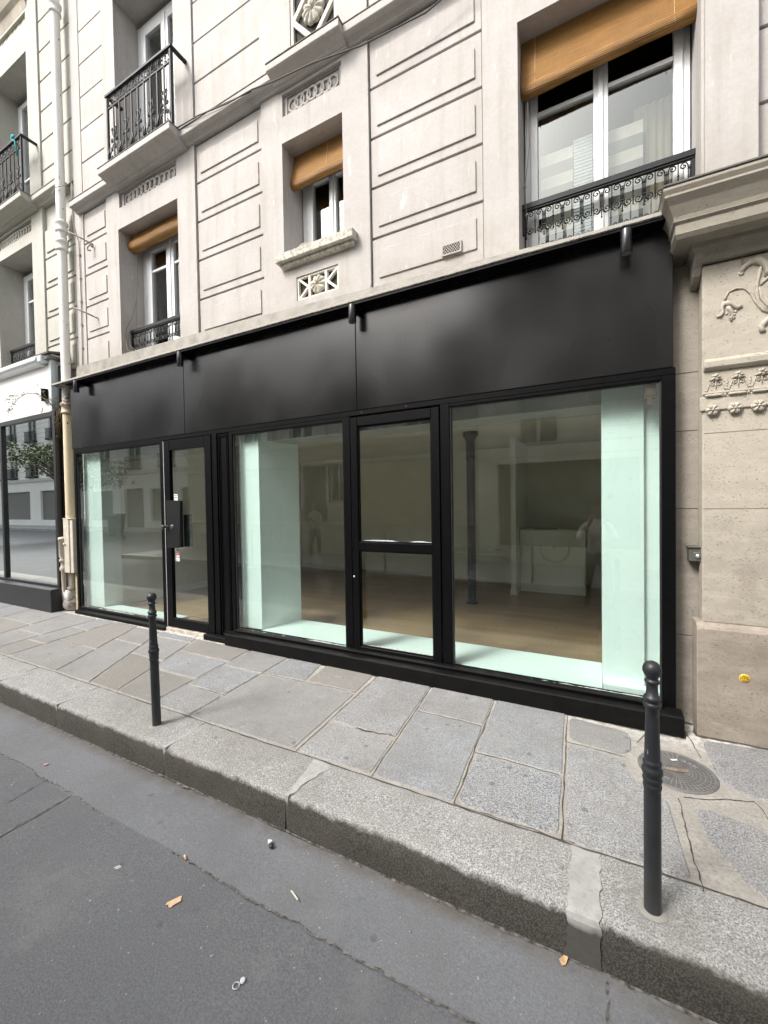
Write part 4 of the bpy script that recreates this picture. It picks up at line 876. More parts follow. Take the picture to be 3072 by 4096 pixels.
# scroll relief on the panel
def scroll_relief(sg):
    b = MB(); X = lambda u: 1.0+sg*(u-1.0)
    def T(pts, r_): b.tube([(X(p[0]), -.001-.005*(i % 2), p[1]) for i, p in enumerate(pts)], r_, 7)
    def P_(p, r_): b.ball((X(p[0]), -.001, p[1]), r_, 9, 0, (1, .6, 1))
    T([(.815, 2.985), (.83, 3.015), (.862, 3.038), (.90, 3.035), (.935, 3.005), (.945, 2.96), (.935, 2.93)], [.010, .014, .019, .023, .022, .016, .008]); P_((.817, 2.982), .017)
    for q in ((.86, 3.05), (.90, 3.052), (.935, 3.03), (.952, 2.99), (.95, 2.95)): P_(q, .014)
    T([(.915, 3.0), (.905, 2.96), (.895, 2.90), (.892, 2.84), (.90, 2.79), (.925, 2.745), (.96, 2.71)], [.007, .011, .009, .011, .010, .009, .008])
    T([(.905, 2.87), (.915, 2.80), (.94, 2.755), (.97, 2.725)], .007); T([(.91, 2.885), (.945, 2.92), (.985, 2.95)], .007)
    T([(.735, 2.825), (.737, 2.85), (.755, 2.88), (.79, 2.892), (.83, 2.885), (.86, 2.85), (.885, 2.79), (.92, 2.73), (.97, 2.695)], [.006, .007, .006, .006, .006, .007, .008, .009, .009])
    T([(.738, 2.82), (.75, 2.805), (.77, 2.80), (.785, 2.78), (.80, 2.77), (.82, 2.78)], [.012, .018, .015, .012, .016, .010]); T([(.735, 2.82), (.722, 2.79), (.728, 2.755), (.71, 2.735), (.695, 2.735)], [.012, .010, .009, .011, .008])
    T([(.75, 2.79), (.765, 2.76), (.775, 2.735), (.765, 2.705), (.77, 2.69)], [.013, .011, .008, .009, .006])
    for q in ((.755, 2.77), (.745, 2.745), (.79, 2.75), (.783, 2.73), (.781, 2.71)): P_(q, .010)
    T([(.97, 2.69), (.94, 2.66), (.915, 2.63), (.918, 2.60), (.935, 2.595)], [.008, .016, .017, .015, .008])
    return b
for sg in (1, -1): scroll_relief(sg).build('scroll_relief', STONE, PO)
b = MB(); b.ball((1.0, 0, 2.79), .055, 14, 0, (.9, .5, 1.5)); b.build('boss', STONE, PO)
b = MB()
for z in (.742, 1.49, 1.985): b.box(.625, XR, -.0012, .002, z, z+.0045)
b.build('joint_line', simple('joint_brown', (.2, .165, .13), .9), PO)
b = MB(); b.prism([(.815, 3.02+.04), (.822, 3.0), (.835, 3.03), (.832, 3.075), (.82, 3.09)], -.0018, .001, 'y'); b.build('repair_patch', simple('stain_brown', (.27, .22, .18), .9, .2, 30), PO)
b = MB(); b.lathe([(0, -.038), (.027, -.038), (.0275, -.0365), (.0275, -.034)], (.83, 0, .41), 28, ax='y'); pq = tag(b.build('plaque', simple('yellow_plaque', (.72, .47, .03), .4, .04)), 'small round yellow plaque on the stone base', 'plaque')
PI_ = simple('plaque_ink', (.10, .07, .01), .6)
RX = (R(90), 0, 0)
for bd, sz, dx, dz in (("GAZ", .010, 0, .0165), ("B.A", .012, -.0145, -.001), ("BE", .012, .014, -.002), ("D.3", .013, 0, -.0165)): text('plaque_text', bd, sz, (.83+dx, -.0388, .41+dz), RX, PI_, pq)
b = MB(); b.box(.809, .851, -.0392, -.0379, .4165, .4205); b.prism([(.826, .4125), (.834, .4125), (.83, .403)], -.0392, -.0379, 'y'); b.build('plaque_marks', PI_, pq)
# small meter box
b = MB(); b.box(.555, .635, .045, .128, 1.135, 1.225); b.box(.548, .64, .036, .13, 1.2255, 1.236); hb = b.build('meter_box', simple('grey_green_metal', (.085, .088, .075), .5, .25, 20, .2), None, bevel=.003); tag(hb, 'small grey metal box fixed in the stone recess right of the shopfront', 'box')
b = MB(); b.lathe([(0, .034), (.006, .034), (.008, .037), (.014, .037), (.015, .045)], (.604, 0, 1.17), 18, ax='y'); b.build('lock', ALU, hb)
text('box_lettering', "SERVICE", .009, (.597, .0442, 1.193), RX, simple('lettering_white', (.5, .5, .45), .6), hb)

# ------------------------------------------------------------ bollards
BP = [(0, .976), (.010, .975), (.020, .970), (.028, .960), (.0325, .947), (.0325, .938), (.028, .925), (.021, .913), (.0185, .908), (.024, .904), (.0265, .898), (.024, .892), (.020, .889), (.0195, .88), (.021, .845),
      (.028, .840), (.0305, .832), (.028, .824), (.0225, .820), (.028, .815), (.031, .806), (.028, .798), (.0225, .794), (.0235, .75), (.0275, .60), (.0275, .593), (.031, .588), (.0325, .581), (.030, .574), (.0285, .570), (.034, .562), (.0365, .550), (.034, .538), (.029, .532), (.032, .526), (.034, .518), (.032, .511), (.0285, .506), (.031, .50), (.0325, .492), (.031, .484), (.0285, .479), (.0292, .46), (.0298, .02), (.0298, -.02)]
b = MB(); b.lathe([(r_, z) for r_, z in BP[::-1]], (0, 0, 0), 32)
BO = thing('bollard', 'black cast iron bollard on the kerb nearest the camera, in front of the manhole', 'bollard', (.185, -1.53, pz(-1.53)), 'cast iron bollards along the kerb')
b.build('post', BOLLARD, None); po = bpy.data.objects['post']; po.parent = BO
b = MB(); b.lathe([(.052, -.0012), (.050, .0015), (.030, .003)], (0, 0, 0), 24); q = b.build('mortar_collar', simple('collar_cement', (.27, .26, .235), .9, .1, 20, .3)); q.parent = BO
for loc, lb in (((-2.88, -1.51, pz(-1.51)), 'black cast iron bollard on the kerb left of centre, before the entrance door'),):
    q = copy_tree(BO); q.location = loc; q['label'] = lb
    q.rotation_euler = (0, R(-.7), 1.0)
for i, (x_, y_) in enumerate(((-9.0, -5.5), (-4.6, -5.5), (-1.2, -5.5), (-20.4, -5.9), (-24.5, -10.2))):
    q = copy_tree(BO); q.location = (x_, y_, -.12); q['label'] = 'black bollard across the street seen in the shop glass'; q['group'] = 'bollards across the street'

# ------------------------------------------------------------ manhole
MH = thing('manhole_cover', 'round cast iron manhole cover set in the pavement beside the near bollard', 'manhole cover', (.405, -.52, pz(-.52)))
CI = simple('cast_iron_ground', (.10, .098, .095), .55, .3, 20, .2); CIH = simple('cast_iron_raised', (.27, .26, .25), .5, .2, 20, .2)
b = MB(); b.lathe([(.196, .0), (.192, .006), (.180, .0065), (.178, .003)], (.405, -.52, pz(-.52)), 48); b.build('rim', simple('rim_iron', (.13, .125, .12), .6, .3, 20, .2), MH)
b = MB(); b.lathe([(.1785, .0028), (0, .0028)], (.405, -.52, pz(-.52)), 48); lid = b.build('lid', CI, MH)
b = MB(); c0 = (.405, -.52, pz(-.52)+.003)
def arc(r0, r1, a0, a1, n=6): 
    vs = [];
    for i in range(n+1): a = a0+(a1-a0)*i/n; vs += [(c0[0]+r0*math.cos(a), c0[1]+r0*math.sin(a), c0[2]+.002), (c0[0]+r1*math.cos(a), c0[1]+r1*math.sin(a), c0[2]+.002)]
    b.add(vs, [(2*i, 2*i+1, 2*i+3, 2*i+2) for i in range(n)])
rad_ = [.045, .060, .076, .093, .112, .134, .158, .176]
skip = [(R(20), R(75)), (R(200), R(250))]
for r_ in rad_: arc(r_-.0011, r_+.0011, 0, 2*PI, 60)
for k in range(40):
    a = 2*PI*k/40
    if any(s0 < a < s1 for s0, s1 in skip): continue
    arc(.045, .176, a-.011, a+.011, 1)
b.build('grid', CIH, lid)
b = MB(); b.prism([(.405+.055*math.cos(a*PI/12)*1.2*math.cos(.2)-.015*math.sin(a*PI/12)*math.sin(.2), -.52+.055*math.cos(a*PI/12)*1.2*math.sin(.2)+.016*math.sin(a*PI/12)) for a in range(24)], c0[2]+.0022, c0[2]+.0045, 'z'); b.build('centre_plate', simple('rusty_plate', (.22, .17, .13), .7, .4, 40, .2), lid)
b = MB(); b.lathe([(0, .0045), (.1, .0045)], (0, 0, 0), 4)
for ch, a in (("G", 66), ("A", 52), ("N", 38), ("P", 222), ("M", 240)): text('cast_letter', ch, .034, (c0[0]+.125*math.cos(R(a)), c0[1]+.125*math.sin(R(a)), c0[2]+.003), (0, 0, R(a-90 if a < 180 else a+90)), CIH, lid, .0012)
b = MB(); b.add([(.385, -.425, c0[2]+.0065), (.395, -.435, c0[2]+.0065), (.425, -.418, c0[2]+.0065), (.417, -.408, c0[2]+.0065)], [(0, 1, 2, 3)]); b.box(.0, .0001, 0, .0001, -.3, -.299)
tag(b.build('paper_scrap', simple('white_paper', (.8, .8, .78), .7)), 'tiny white paper scrap lying on the manhole cover', 'litter')

# ------------------------------------------------------------ litter
def flat(name, pts, z, col_, lb, cat='litter', curl=.0, th=.0015):
    b = MB(); cx = sum(p[0] for p in pts)/len(pts)
    n = len(pts); b.add([(p[0], p[1], z+curl*abs(p[0]-cx)*4+.001) for p in pts]+[(p[0], p[1], z+th+curl*abs(p[0]-cx)*4+.001) for p in pts], [tuple(range(n)), tuple(range(2*n-1, n-1, -1))]+[(i, (i+1) % n, n+(i+1) % n, n+i) for i in range(n)])
    return tag(b.build(name, simple(name+'_surface', col_, .7, .15, 60)), lb, cat)
RZ = -.231
flat('cardboard_scrap', [(-1.732, -2.247), (-1.722, -2.238), (-1.714, -2.246), (-1.697, -2.243), (-1.700, -2.232), (-1.685, -2.204), (-1.705, -2.184), (-1.713, -2.191), (-1.735, -2.236)], RZ, (.62, .42, .26), 'torn tan cardboard scrap on the dark asphalt', curl=.025)
flat('leaf', [(-3.455, -1.965), (-3.44, -1.945), (-3.425, -1.955), (-3.435, -1.975)], RZ, (.45, .3, .22), 'small pinkish brown leaf on the gutter asphalt at left', curl=.05)
flat('leaf', [(-.14, -1.705), (-.125, -1.675), (-.108, -1.68), (-.115, -1.71), (-.128, -1.72)], RZ, (.55, .36, .2), 'small tan leaf against the kerb foot at lower right', curl=.1)
flat('straw', [(-1.27, -1.945), (-1.262, -1.94), (-1.21, -1.962), (-1.214, -1.967)], RZ, (.62, .62, .5), 'short pale straw on the gutter asphalt', curl=.04)
b = MB(); b.tube([(-1.885, -2.035, RZ+.006), (-1.873, -2.04, RZ+.006)], .0045, 8, 1); b.tube([(-1.8729, -2.04, RZ+.006), (-1.855, -2.048, RZ+.005)], .0047, 8, 0); tag(b.build('cigarette_butt', [simple('orange_filter', (.6, .27, .09), .7), simple('ash_white', (.6, .58, .55), .7)]), 'orange cigarette butt on the long asphalt seam', 'litter')
flat('foil_wrapper', [(-1.565, -1.775), (-1.55, -1.76), (-1.54, -1.772), (-1.553, -1.79)], RZ, (.8, .82, .84), 'folded shiny white wrapper in the gutter', curl=.2, th=.004)
b = MB(); b.lathe([(0, 0), (.012, .0), (.013, .008), (0, .011)], (-1.528, -1.79, RZ), 10); tag(b.build('pebble', simple('black_stone', (.03, .03, .03), .5)), 'black pebble beside the shiny wrapper in the gutter', 'pebble')
b = MB(); b.tube([(-1.205+.012*math.cos(a*PI/8), -2.33+.012*math.sin(a*PI/8), RZ+.003) for a in range(16)], .0018, 5, close=True); b.lathe([(.010, 0), (.009, .006), (.006, .0065), (0, .005)], (-1.196, -2.306, RZ), 14); tag(b.build('ring_pull', simple('clear_plastic', (.62, .65, .66), .25)), 'clear plastic ring cap on the dark asphalt near the bottom edge', 'litter')
flat('gum_wrapper', [(-2.145, -2.235), (-2.135, -2.215), (-2.115, -2.215), (-2.122, -2.235)], RZ, (.4, .41, .38), 'greyish flat wrapper on the asphalt left of the cardboard scrap')
gm = MB()
for i in range(130):
    x_, y_ = rnd(-4.2, .6), rnd(-3.1, -1.7); s_ = rnd(.0015, .004)
    gm.ball((x_, y_, -.231), s_, 5, 0, (1, rnd(.5, 1), .6))
tag(gm.build('road_grit', simple('pale_grit', (.45, .44, .42), .8, .3, 90)), 'pale grit scattered over the asphalt', 'grit', kind='stuff')

# ------------------------------------------------------------ drainpipe and box
DPp = thing('drainpipe', 'white peeling drainpipe between the two shopfronts', 'pipe', (-7.24, .05, 0))
cx, cy = -7.235, .05
b = MB(); b.lathe([(.062, -.05), (.062, 1.2), (.062, 9.8)], (cx, cy, 0), 24); b.build('pipe_section', PIPE, DPp)
for z in (9.15, 5.90, 5.62, 3.15): 
    b = MB(); b.lathe([(.063, z-.14), (.080, z-.135), (.082, z-.11), (.074, z-.10), (.074, z-.03), (.086, z-.02), (.088, z+.01), (.078, z+.025), (.063, z+.03)], (cx, cy, 0), 24); b.build('collar', PIPE, DPp)
b = MB(); b.lathe([(.075, .30), (.085, .32), (.085, .345), (.075, .36)], (cx, cy, 0), 24); b.ball((cx, cy-.01, .09), .135, 16, 0, (1, .9, .95)); b.build('pipe_shoe', simple('dirty_cement', (.30, .27, .25), .9, .5, 12, .4), DPp)
b = MB(); b.lathe([(0, -.025), (.095, -.025), (.10, -.015), (.10, .03), (.07, .05)], (cx-.02, cy-.08, .215), 24, ax='y'); b.build('inspection_cap', simple('chipped_white_cap', (.62, .61, .57), .7, .15, 14, .3), DPp)
b = MB(); b.lathe([(.03, .30), (.035, .60), (.05, .62), (.05, .66), (.036, .68), (.036, .74), (.053, .75), (.053, .78), (.04, .80), (.055, .83), (.055, 1.08), (.062, 1.085), (.058, 1.12), (0, 1.13)], (cx-.03, cy-.10, 0), 18); b.build('side_pipe', PIPE, DPp)
UB = thing('utility_box', 'tall beige metal box between drainpipe and shopfront', 'utility box', (-7.1, 0, .6))
b = MB(); b.box(-7.225, -7.075, -.06, .09, .585, 1.40); b.box(-7.072, -6.995, -.045, .09, .587, 1.398); b.box(-7.23, -7.0, -.065, .09, 1.4005, 1.412); ub = b.build('cabinet', simple('beige_cabinet', (.52, .48, .40), .6, .15, 10, .15), UB, bevel=.004)
b = MB(); b.box(-7.20, -7.13, -.066, -.0605, 1.27, 1.285); b.lathe([(0, -.085), (.014, -.082), (.016, -.066), (.016, -.0605)], (-7.185, 0, 1.02), 12, ax='y'); b.build('latch', simple('latch_white', (.6, .58, .52), .6), ub)
b = MB(); b.box(-7.05, -7.005, .0, .05, -.05, .585); b.build('conduit', simple('ochre_conduit', (.42, .36, .23), .7, .3, 12, .2), UB)

# wild plant growing from the pipe collar
WP = thing('wild_plant', 'straggly weed growing out of the gap beside the drainpipe collar', 'plant', (-7.32, 0, 3.1))
LEAFM = simple('dusty_leaf', (.14, .155, .085), .8, .3, 40); STEMM = simple('dry_stem', (.16, .115, .07), .9, .3, 40)
b = MB(); l_ = MB()
def stem(pts, r_, leaves, jt=.03):
    pts = [Vector(p) for p in pts]; b.tube(pts, [r_*(1-.7*i/(len(pts)-1)) for i in range(len(pts))], 5)
    for _ in range(leaves):
        k = rnd(0.1, 1)**.7*(len(pts)-1.001); i = int(k); p = pts[i].lerp(pts[i+1], k-i)+Vector((rnd(-jt, jt), rnd(-jt, jt), rnd(-jt, jt)))
        d = Vector((rnd(-1, .3), rnd(-1, 1), rnd(-.6, 1))).normalized()*rnd(.02, .045); s_ = d.cross(Vector((rnd(-1, 1), rnd(-1, 1), rnd(-1, 1)))).normalized()*rnd(.003, .007)
        l_.add([p, p+d*.5+s_, p+d, p+d*.5-s_], [(0, 1, 2, 3)])
stem([(-7.30, -.02, 3.02), (-7.42, -.10, 3.18), (-7.60, -.16, 3.32), (-7.85, -.2, 3.36), (-8.10, -.22, 3.30), (-8.30, -.24, 3.18), (-8.40, -.24, 3.08)], .008, 220, .035)
stem([(-7.40, -.10, 3.16), (-7.52, -.14, 3.36), (-7.66, -.16, 3.50)], .004, 40, .02); stem([(-7.9, -.2, 3.35), (-8.15, -.26, 3.34), (-8.35, -.27, 3.25)], .004, 80, .03); stem([(-7.34, -.02, 3.05), (-7.38, -.06, 3.15), (-7.33, -.08, 3.22)], .006, 60, .05)
for _ in range(26): x_ = rnd(-7.40, -7.28); stem([(x_, rnd(-.06, 0), rnd(3.0, 3.12)), (x_+rnd(-.04, .03), rnd(-.08, 0), rnd(2.85, 2.97)), (x_+rnd(-.05, .05), rnd(-.08, 0), rnd(2.6, 2.85))], .003, 2, .01)
b.build('stem', STEMM, WP); l_.build('foliage', LEAFM, WP)
# cable across the facade
b = MB(); b.tube([(-7.33, -.02, 6.33), (-7.2, -.03, 6.38), (-7.0, -.0, 6.36), (-6.88, .03, 6.38)], .006, 5)
cab = [(-6.88, .03, 6.36), (-6.93, .05, 6.1), (-6.97, .09, 5.8)]+[(-6.965+.006*math.sin(z*3), .15, z) for z in (5.6, 5.2, 4.8, 4.4, 4.0, 3.65)]; b.tube(cab, .008, 5)
for z in (5.4, 5.05, 4.7, 4.35, 4.0): b.box(-6.985, -6.945, .14, .164, z, z+.012)
tag(b.build('cable', simple('painted_cable', (.35, .32, .27), .8)), 'thin painted cable running down beside the drainpipe', 'cable')
b = MB(); b.tube([(-4.5, .02, 6.155), (-4.1, -.01, 6.10), (-3.6, -.02, 6.01), (-3.2, -.06, 5.94), (-2.9, -.08, 5.86), (-2.4, -.08, 5.80), (-1.9, -.04, 5.74), (-1.3, .05, 5.80), (-.9, .06, 5.90), (-.4, .04, 6.0), (.3, .03, 6.1), (2, .03, 6.12)], .007, 5); b.tube([(-4.5, .02, 6.155), (-4.1, .015, 6.13), (-3.3, .02, 6.03)], .006, 5)
tag(b.build('cable', simple('black_cable', (.06, .055, .05), .7)), 'dark slack cable strung along the string course', 'cable')
# iron hooks
for (x_, z_, lb) in ((-6.76, 5.55, 'rusty bent iron hook high on the narrow left panel'), (-6.70, 4.46, 'short iron peg lower on the narrow left panel')):
    b = MB(); b.tube([(x_+.16, .16, z_-.10), (x_+.10, .02, z_-.055), (x_, -.10, z_+.0)], .011, 6)
    if z_ > 5: b.tube([(x_+.16, .12, z_-.10), (x_+.15, .08, z_-.17), (x_+.13, .09, z_-.20), (x_+.17, .11, z_-.21)], .011, 6); b.ball((x_+.16, .14, z_-.13), .022, 6)
    tag(b.build('iron_hook', simple('rusty_paint', (.36, .31, .26), .8, .4, 40, .4)), lb, 'hook')

# ------------------------------------------------------------ left neighbour building and shop
LB = thing('apartment_building', 'cream building left of the drainpipe with a mosaic panel at its top', 'building', (-12, .3, 0))
b = MB(); wins = []
LOP = [(-9.62, -8.375, 3.95, 6.02), (-9.62, -8.375, 6.62, 9.15), (-13.6, -12.3, 3.95, 6.02), (-13.6, -12.3, 6.62, 9.15), (-17.6, -16.3, 3.95, 6.02), (-17.6, -16.3, 6.62, 9.15)]
LFZ = (-9.62, -8.375, 6.20, 6.41); MOS = (-9.62, -8.36, 9.38, 9.78)
holed(b, -9.98, -8.02, 3.6, 13, LOP[:2]+[LFZ, MOS], .15, .24); holed(b, -14, -11.9, 3.6, 13, LOP[2:4], .15, .24); holed(b, -18, -15.9, 3.6, 13, LOP[4:], .15, .24); holed(b, -26, -7.105, 2.3, 13, LOP, .241, .62)
b.build('wall', WALL2, LB, bevel=.004)
for x0, x1 in ((-8.015, -7.11), (-11.895, -9.985), (-15.895, -14.005)):
    b = MB(); b.box(x0, x1, .205, .2405, 3.6, 13); z = 3.72
    for i in range(19):
        if 6.25 < z+.2 < 6.75: z += ST; continue
        b.box(x0+.006, x1-.006, .174, .2049, z+.025, z+ST)
        if z < 6: b.box(x0+.07, x1-.07, .157, .1735, z+.10, z+ST-.08)
        z += ST
    b.build('rusticated_panel', WALL2, LB, bevel=.004)
PRb = MB(); PRb.prism([(.035+a, 6.60+c) for a, c in PR], -26, -7.30, 'x'); PRb.build('string_course', WALL2, LB, bevel=.002)
b = MB(); b.prism([(-.10+a, 6.607+c) for a, c in PR2], -9.66, -8.10, 'x'); b.build('balcony_ledge', WALL2, LB, bevel=.002)
b = MB(); b.box(-26, -8.095, .0, .2, 6.602, 6.616); b.box(-8.0945, -7.3, .03, .2, 6.602, 6.616); b.box(-9.67, -8.095, -.105, -.0005, 6.609, 6.625); b.build('weathered_coping', bpy.data.materials['blackened_zinc'], LB)
x0, x1, z0, z1 = LFZ; b = MB(); b.box(x0-.02, x1+.02, .20, .2405, z0-.02, z1+.02); nr = 13; rad = .078; cz = (z0+z1)/2
for i in range(nr):
    cx_ = x0+.12+(x1-x0-.24)*i/(nr-1); dep = .183-.003*(nr//2-abs(i-nr//2)); n = 20; o_ = len(b.v)
    for (r_, yy) in ((rad, .1995), (rad, dep), (rad*.68, dep), (rad*.66, .1995)):
        for k in range(n): a = 2*PI*k/n; b.v.append((cx_+r_*math.cos(a)*.9, yy, cz+r_*math.sin(a)))
    for q in range(3):
        for k in range(n): b.f.append([o_+q*n+k, o_+q*n+(k+1) % n, o_+(q+1)*n+(k+1) % n, o_+(q+1)*n+k]); b.mi.append(0); b.sm.append(False)
b.build('ring_frieze', WALL2, LB)
def m_mosaic():
    t = NT('mosaic'); v = t.n.new('ShaderNodeTexWave'); v.inputs['Scale'].default_value = 2.2; v.inputs['Distortion'].default_value = 9; v.inputs['Detail'].default_value = 1; v.inputs['Detail Scale'].default_value = 1.6; t.l.new(t.tc.outputs['Object'], v.inputs['Vector'])
    c = t.mix(t.ramp(v.outputs['Fac'], .55, .6), (.66, .60, .40), (.25, .31, .31)); c = t.mix(t.ramp(t.noise(9, 2), .6, .63), c, (.75, .73, .66)); return t.out(c, .5)
b = MB(); b.box(MOS[0], MOS[1], .19, .2405, MOS[2], MOS[3]); b.build('mosaic_panel', m_mosaic(), LB)
b = MB(); b.prism([(-.08, 10.35), (-.08, 10.25), (.0, 10.15), (.06, 10.0), (.11, 9.95), (.149, 9.82), (.149, 10.35)], -10, -8.3, 'x'); b.build('upper_cornice', simple('stained_stone', (.42, .38, .30), .8, .3, 4, .3), LB, bevel=.003)
for k, (x0, x1, z0, z1) in enumerate(LOP): 
    w_ = window(LB, x0, x1, z0-.2 if z0 < 5 else z0, z1-.08, .52, .2, .15, [z0+1.45 if z0 < 5 else z0+1.0])
    if k < 1 or k == 2: curtain(w_, x0+.2, x1-.2, z0, z1-.3, .75, CURTD, .02)
low_rail(LB, -9.60, -8.385, .30, 4.49, .20, 9); balcony(LB, -9.45, -8.13, -.05, .15, 6.63, 7.53)
b = MB(); b.ball((-8.35, -.07, 7.56), .05, 8, 0, (1.3, .6, .8)); b.tube([(-8.4, -.07, 7.55), (-8.25, -.09, 7.45), (-8.2, -.08, 7.2)], .012, 5); tag(b.build('hanging_cloth', simple('teal_cloth', (.03, .30, .30), .8)), 'small teal cloth tied on the left balcony rail', 'cloth')
NS = thing('neighbour_shopfront', 'white and black shopfront left of the drainpipe', 'shopfront', (-9, 0, 0))
b = MB(); b.box(-14, -7.52, -.06, .10, 3.06, 3.78); b.build('fascia_panel', WHITEP, NS, bevel=.003)
b = MB(); b.box(-7.518, -7.44, -.062, .10, 3.062, 3.85); b.build('end_post', simple('bluish_white_paint', (.66, .72, .74), .45), NS, bevel=.006)
b = MB(); b.prism([(-.065, 3.77), (-.16, 3.80), (-.19, 3.83), (-.195, 3.87), (-.17, 3.90), (-.10, 3.905), (-.02, 3.93), (.15, 3.96), (.15, 3.77)], -14, -7.60, 'x', smooth=False); b.build('awning_case', simple('white_metal', (.70, .72, .73), .3, .05), NS, bevel=.008)
b = MB(); b.box(-7.5995, -7.50, -.165, .0, 3.80, 3.90); b.build('case_end', simple('case_end_white', (.62, .68, .71), .4), NS, bevel=.01)
b = MB(); b.prism([(-.14, 3.908), (-.14, 3.935), (.15, 4.0), (.15, 3.965)], -14, -7.33, 'x'); b.build('capping', simple('dark_zinc', (.05, .047, .043), .6, .3, 12, .3), NS)
b = MB(); b.hexa([(-7.499, -.12, 3.84), (-7.33, -.09, 3.88), (-7.33, .1, 3.88), (-7.499, .1, 3.84)], [(-7.499, -.13, 3.905), (-7.33, -.10, 3.905), (-7.33, .1, 3.905), (-7.499, .1, 3.905)]); b.build('torn_flashing', ZINC, NS)
f = MB(); f.box(-14, -7.36, -.065, .06, 2.99, 3.058); 
for a, b_ in ((-7.435, -7.365), (-9.20, -9.13), (-11.2, -11.1)): f.box(a, b_, -.0655, .06, .34, 2.9895)
f.box(-14, -7.436, -.062, .06, .34, .375); f.build('frame', simple('charcoal_frame', (.014, .0145, .016), .4), NS, bevel=.003)
b = MB(); b.box(-7.36, -7.31, .0, .15, .0, 3.75); b.build('side_return', BLACK, NS)
for a, b_ in ((-9.13, -7.436), (-11.1, -9.2)):
    g_ = MB(); g_.add([(a, -.03, .375), (b_, -.03, .375), (b_, -.03, 2.99), (a, -.03, 2.99)], [(0, 1, 2, 3)]); g_.build('shop_window_pane', GLASS2, NS)
b = MB(); b.box(-14, -7.33, -.20, .14, -.08, .335); b.build('plinth', simple('dark_plinth', (.014, .0145, .018), .45, .2, 6, .1), NS, bevel=.008)
b = MB()
for i in range(4): b.box(-9.62+i*.0, -9.2, -.206, -.2005, .05+i*.055, .085+i*.055)
b.build('plinth_vent', simple('vent_brown', (.06, .05, .045), .6), NS)
b = MB(); b.box(-14, -7.4, .15, 4, .33, .345); struct('neighbour_floor', b, simple('grey_floor', (.12, .12, .12), .4)); b = MB(); b.box(-14, -7.4, 3.6, 3.7, .346, 3.2); b.box(-14, -7.4, .15, 3.6, 3.1, 3.19); b.box(-7.36, -7.30, .16, 3.6, .0, 3.1); struct('neighbour_back_wall', b, simple('dim_grey', (.10, .10, .10), .8))
b = MB(); b.box(-9.0, -8.88, .9, 1.1, .346, 3.09); tag(b.build('white_post', WHITEIN), 'slim white post inside the left neighbouring shop window', 'post')
wlp = thing('wall_lamp', 'small black up and down wall lamp on the white fascia', 'lamp', (-7.58, -.12, 3.33)); b = MB(); b.prism([(-7.635+.055+.055*math.cos(PI+PI*i/10), -.062+.07*math.sin(PI+PI*i/10)) for i in range(11)], 3.22, 3.41, 'z'); b.build('lamp_body', BLACK, wlp, bevel=.003)
b = MB(); b.lathe([(0, 0), (.03, 0)], (-7.58, -.09, 3.2185), 12); b.build('lens', simple('lamp_lens', (.5, .5, .5), .3), wlp)
b = MB(); b.tube([(-7.78, -.075, 3.09), (-7.72, -.08, 3.075), (-7.68, -.08, 3.08), (-7.68, -.08, 3.14)], .006, 5); tag(b.build('dead_sprig', STEMM), 'tiny dried sprig standing on the neighbour shop window frame', 'plant')

#OPP
# ------------------------------------------------------------ the other side of the street (seen in the glass)
OB = thing('plaster_building', 'long dull plaster building across the street with slatted white shutters', 'building', (-9, -8.2, 0))
DULL = simple('dull_plaster', (.50, .48, .42), .85, .12, 1.5, .1); CREAM = simple('cream_plaster', (.78, .76, .68), .8, .08, 1.5, .1); SHUT = simple('white_shutter', (.85, .87, .85), .6)
def opp_wall(parent, x0, x1, z0, z1, holes, mat, y=-8.0, name='wall'):
    b = MB(); holed(b, x0, x1, z0, z1, holes, y, y-.3); return b.build(name, mat, parent)
def opp_win(parent, x0, x1, z0, z1, y, shut=True, fr=PVC, glz=True):
    b = MB(); frame(b, x0, x1, z0, z1, .06, y-.12, y-.06); m_ = (x0+x1)/2; b.box(m_-.04, m_+.04, y-.125, y-.055, z0+.06, z1-.06); w_ = b.build('window', fr, parent)
    p = MB(); p.add([(x0, y-.14, z0), (x1, y-.14, z0), (x1, y-.14, z1), (x0, y-.14, z1)], [(3, 2, 1, 0)]); p.build('window_pane', simple('opposite_glass', (.03, .035, .035), .1) if 'opposite_glass' not in bpy.data.materials else bpy.data.materials['opposite_glass'], w_)
    if shut:
        for a in (x0-.5, x1+.02):
            s_ = MB(); frame(s_, a, a+.48, z0, z1, .05, y+.01, y+.045); k = int((z1-z0-.1)/.07)
            for i in range(k): s_.box(a+.05, a+.43, y+.014, y+.034, z0+.06+i*.07, z0+.10+i*.07)
            s_.build('shutter', SHUT, w_)
    return w_
hA = [(-7.95, -7.3, 1.61, 2.95)]+[(x, x+1.0, z, z+1.7) for x in (-14.0, -11.9, -9.6, -7.4, -5.2) for z in (3.85, 7.0, 10.1)]
opp_wall(OB, -14.95, -2.95, -.1, 6.6, [h for h in hA if h[3] < 6.6], DULL)
b = MB(); b.prism([(-8, 2.86), (-7.93, 2.88), (-7.90, 2.96), (-8, 2.98)], -14.95, -2.95, 'x'); b.prism([(-8, 3.50), (-7.86, 3.56), (-7.82, 3.68), (-8, 3.72)], -14.95, -2.95, 'x'); b.prism([(-8, .86), (-7.95, .87), (-7.93, .93), (-8, .96)], -14.95, -2.95, 'x'); b.build('string_course', simple('pale_plaster', (.66, .64, .57), .8), OB)
b = MB(); b.box(-6.8, -3.95, -7.995, -7.97, .97, 2.85); b.build('boarded_opening', simple('brown_board', (.52, .45, .30), .7, .12, 2), OB)
b = MB(); b.box(-9.0, -8.05, -7.995, -7.97, 1.0, 2.85)
for i in range(30): b.box(-9.0, -8.05, -7.9695, -7.955, 1.0+i*.061, 1.03+i*.061)
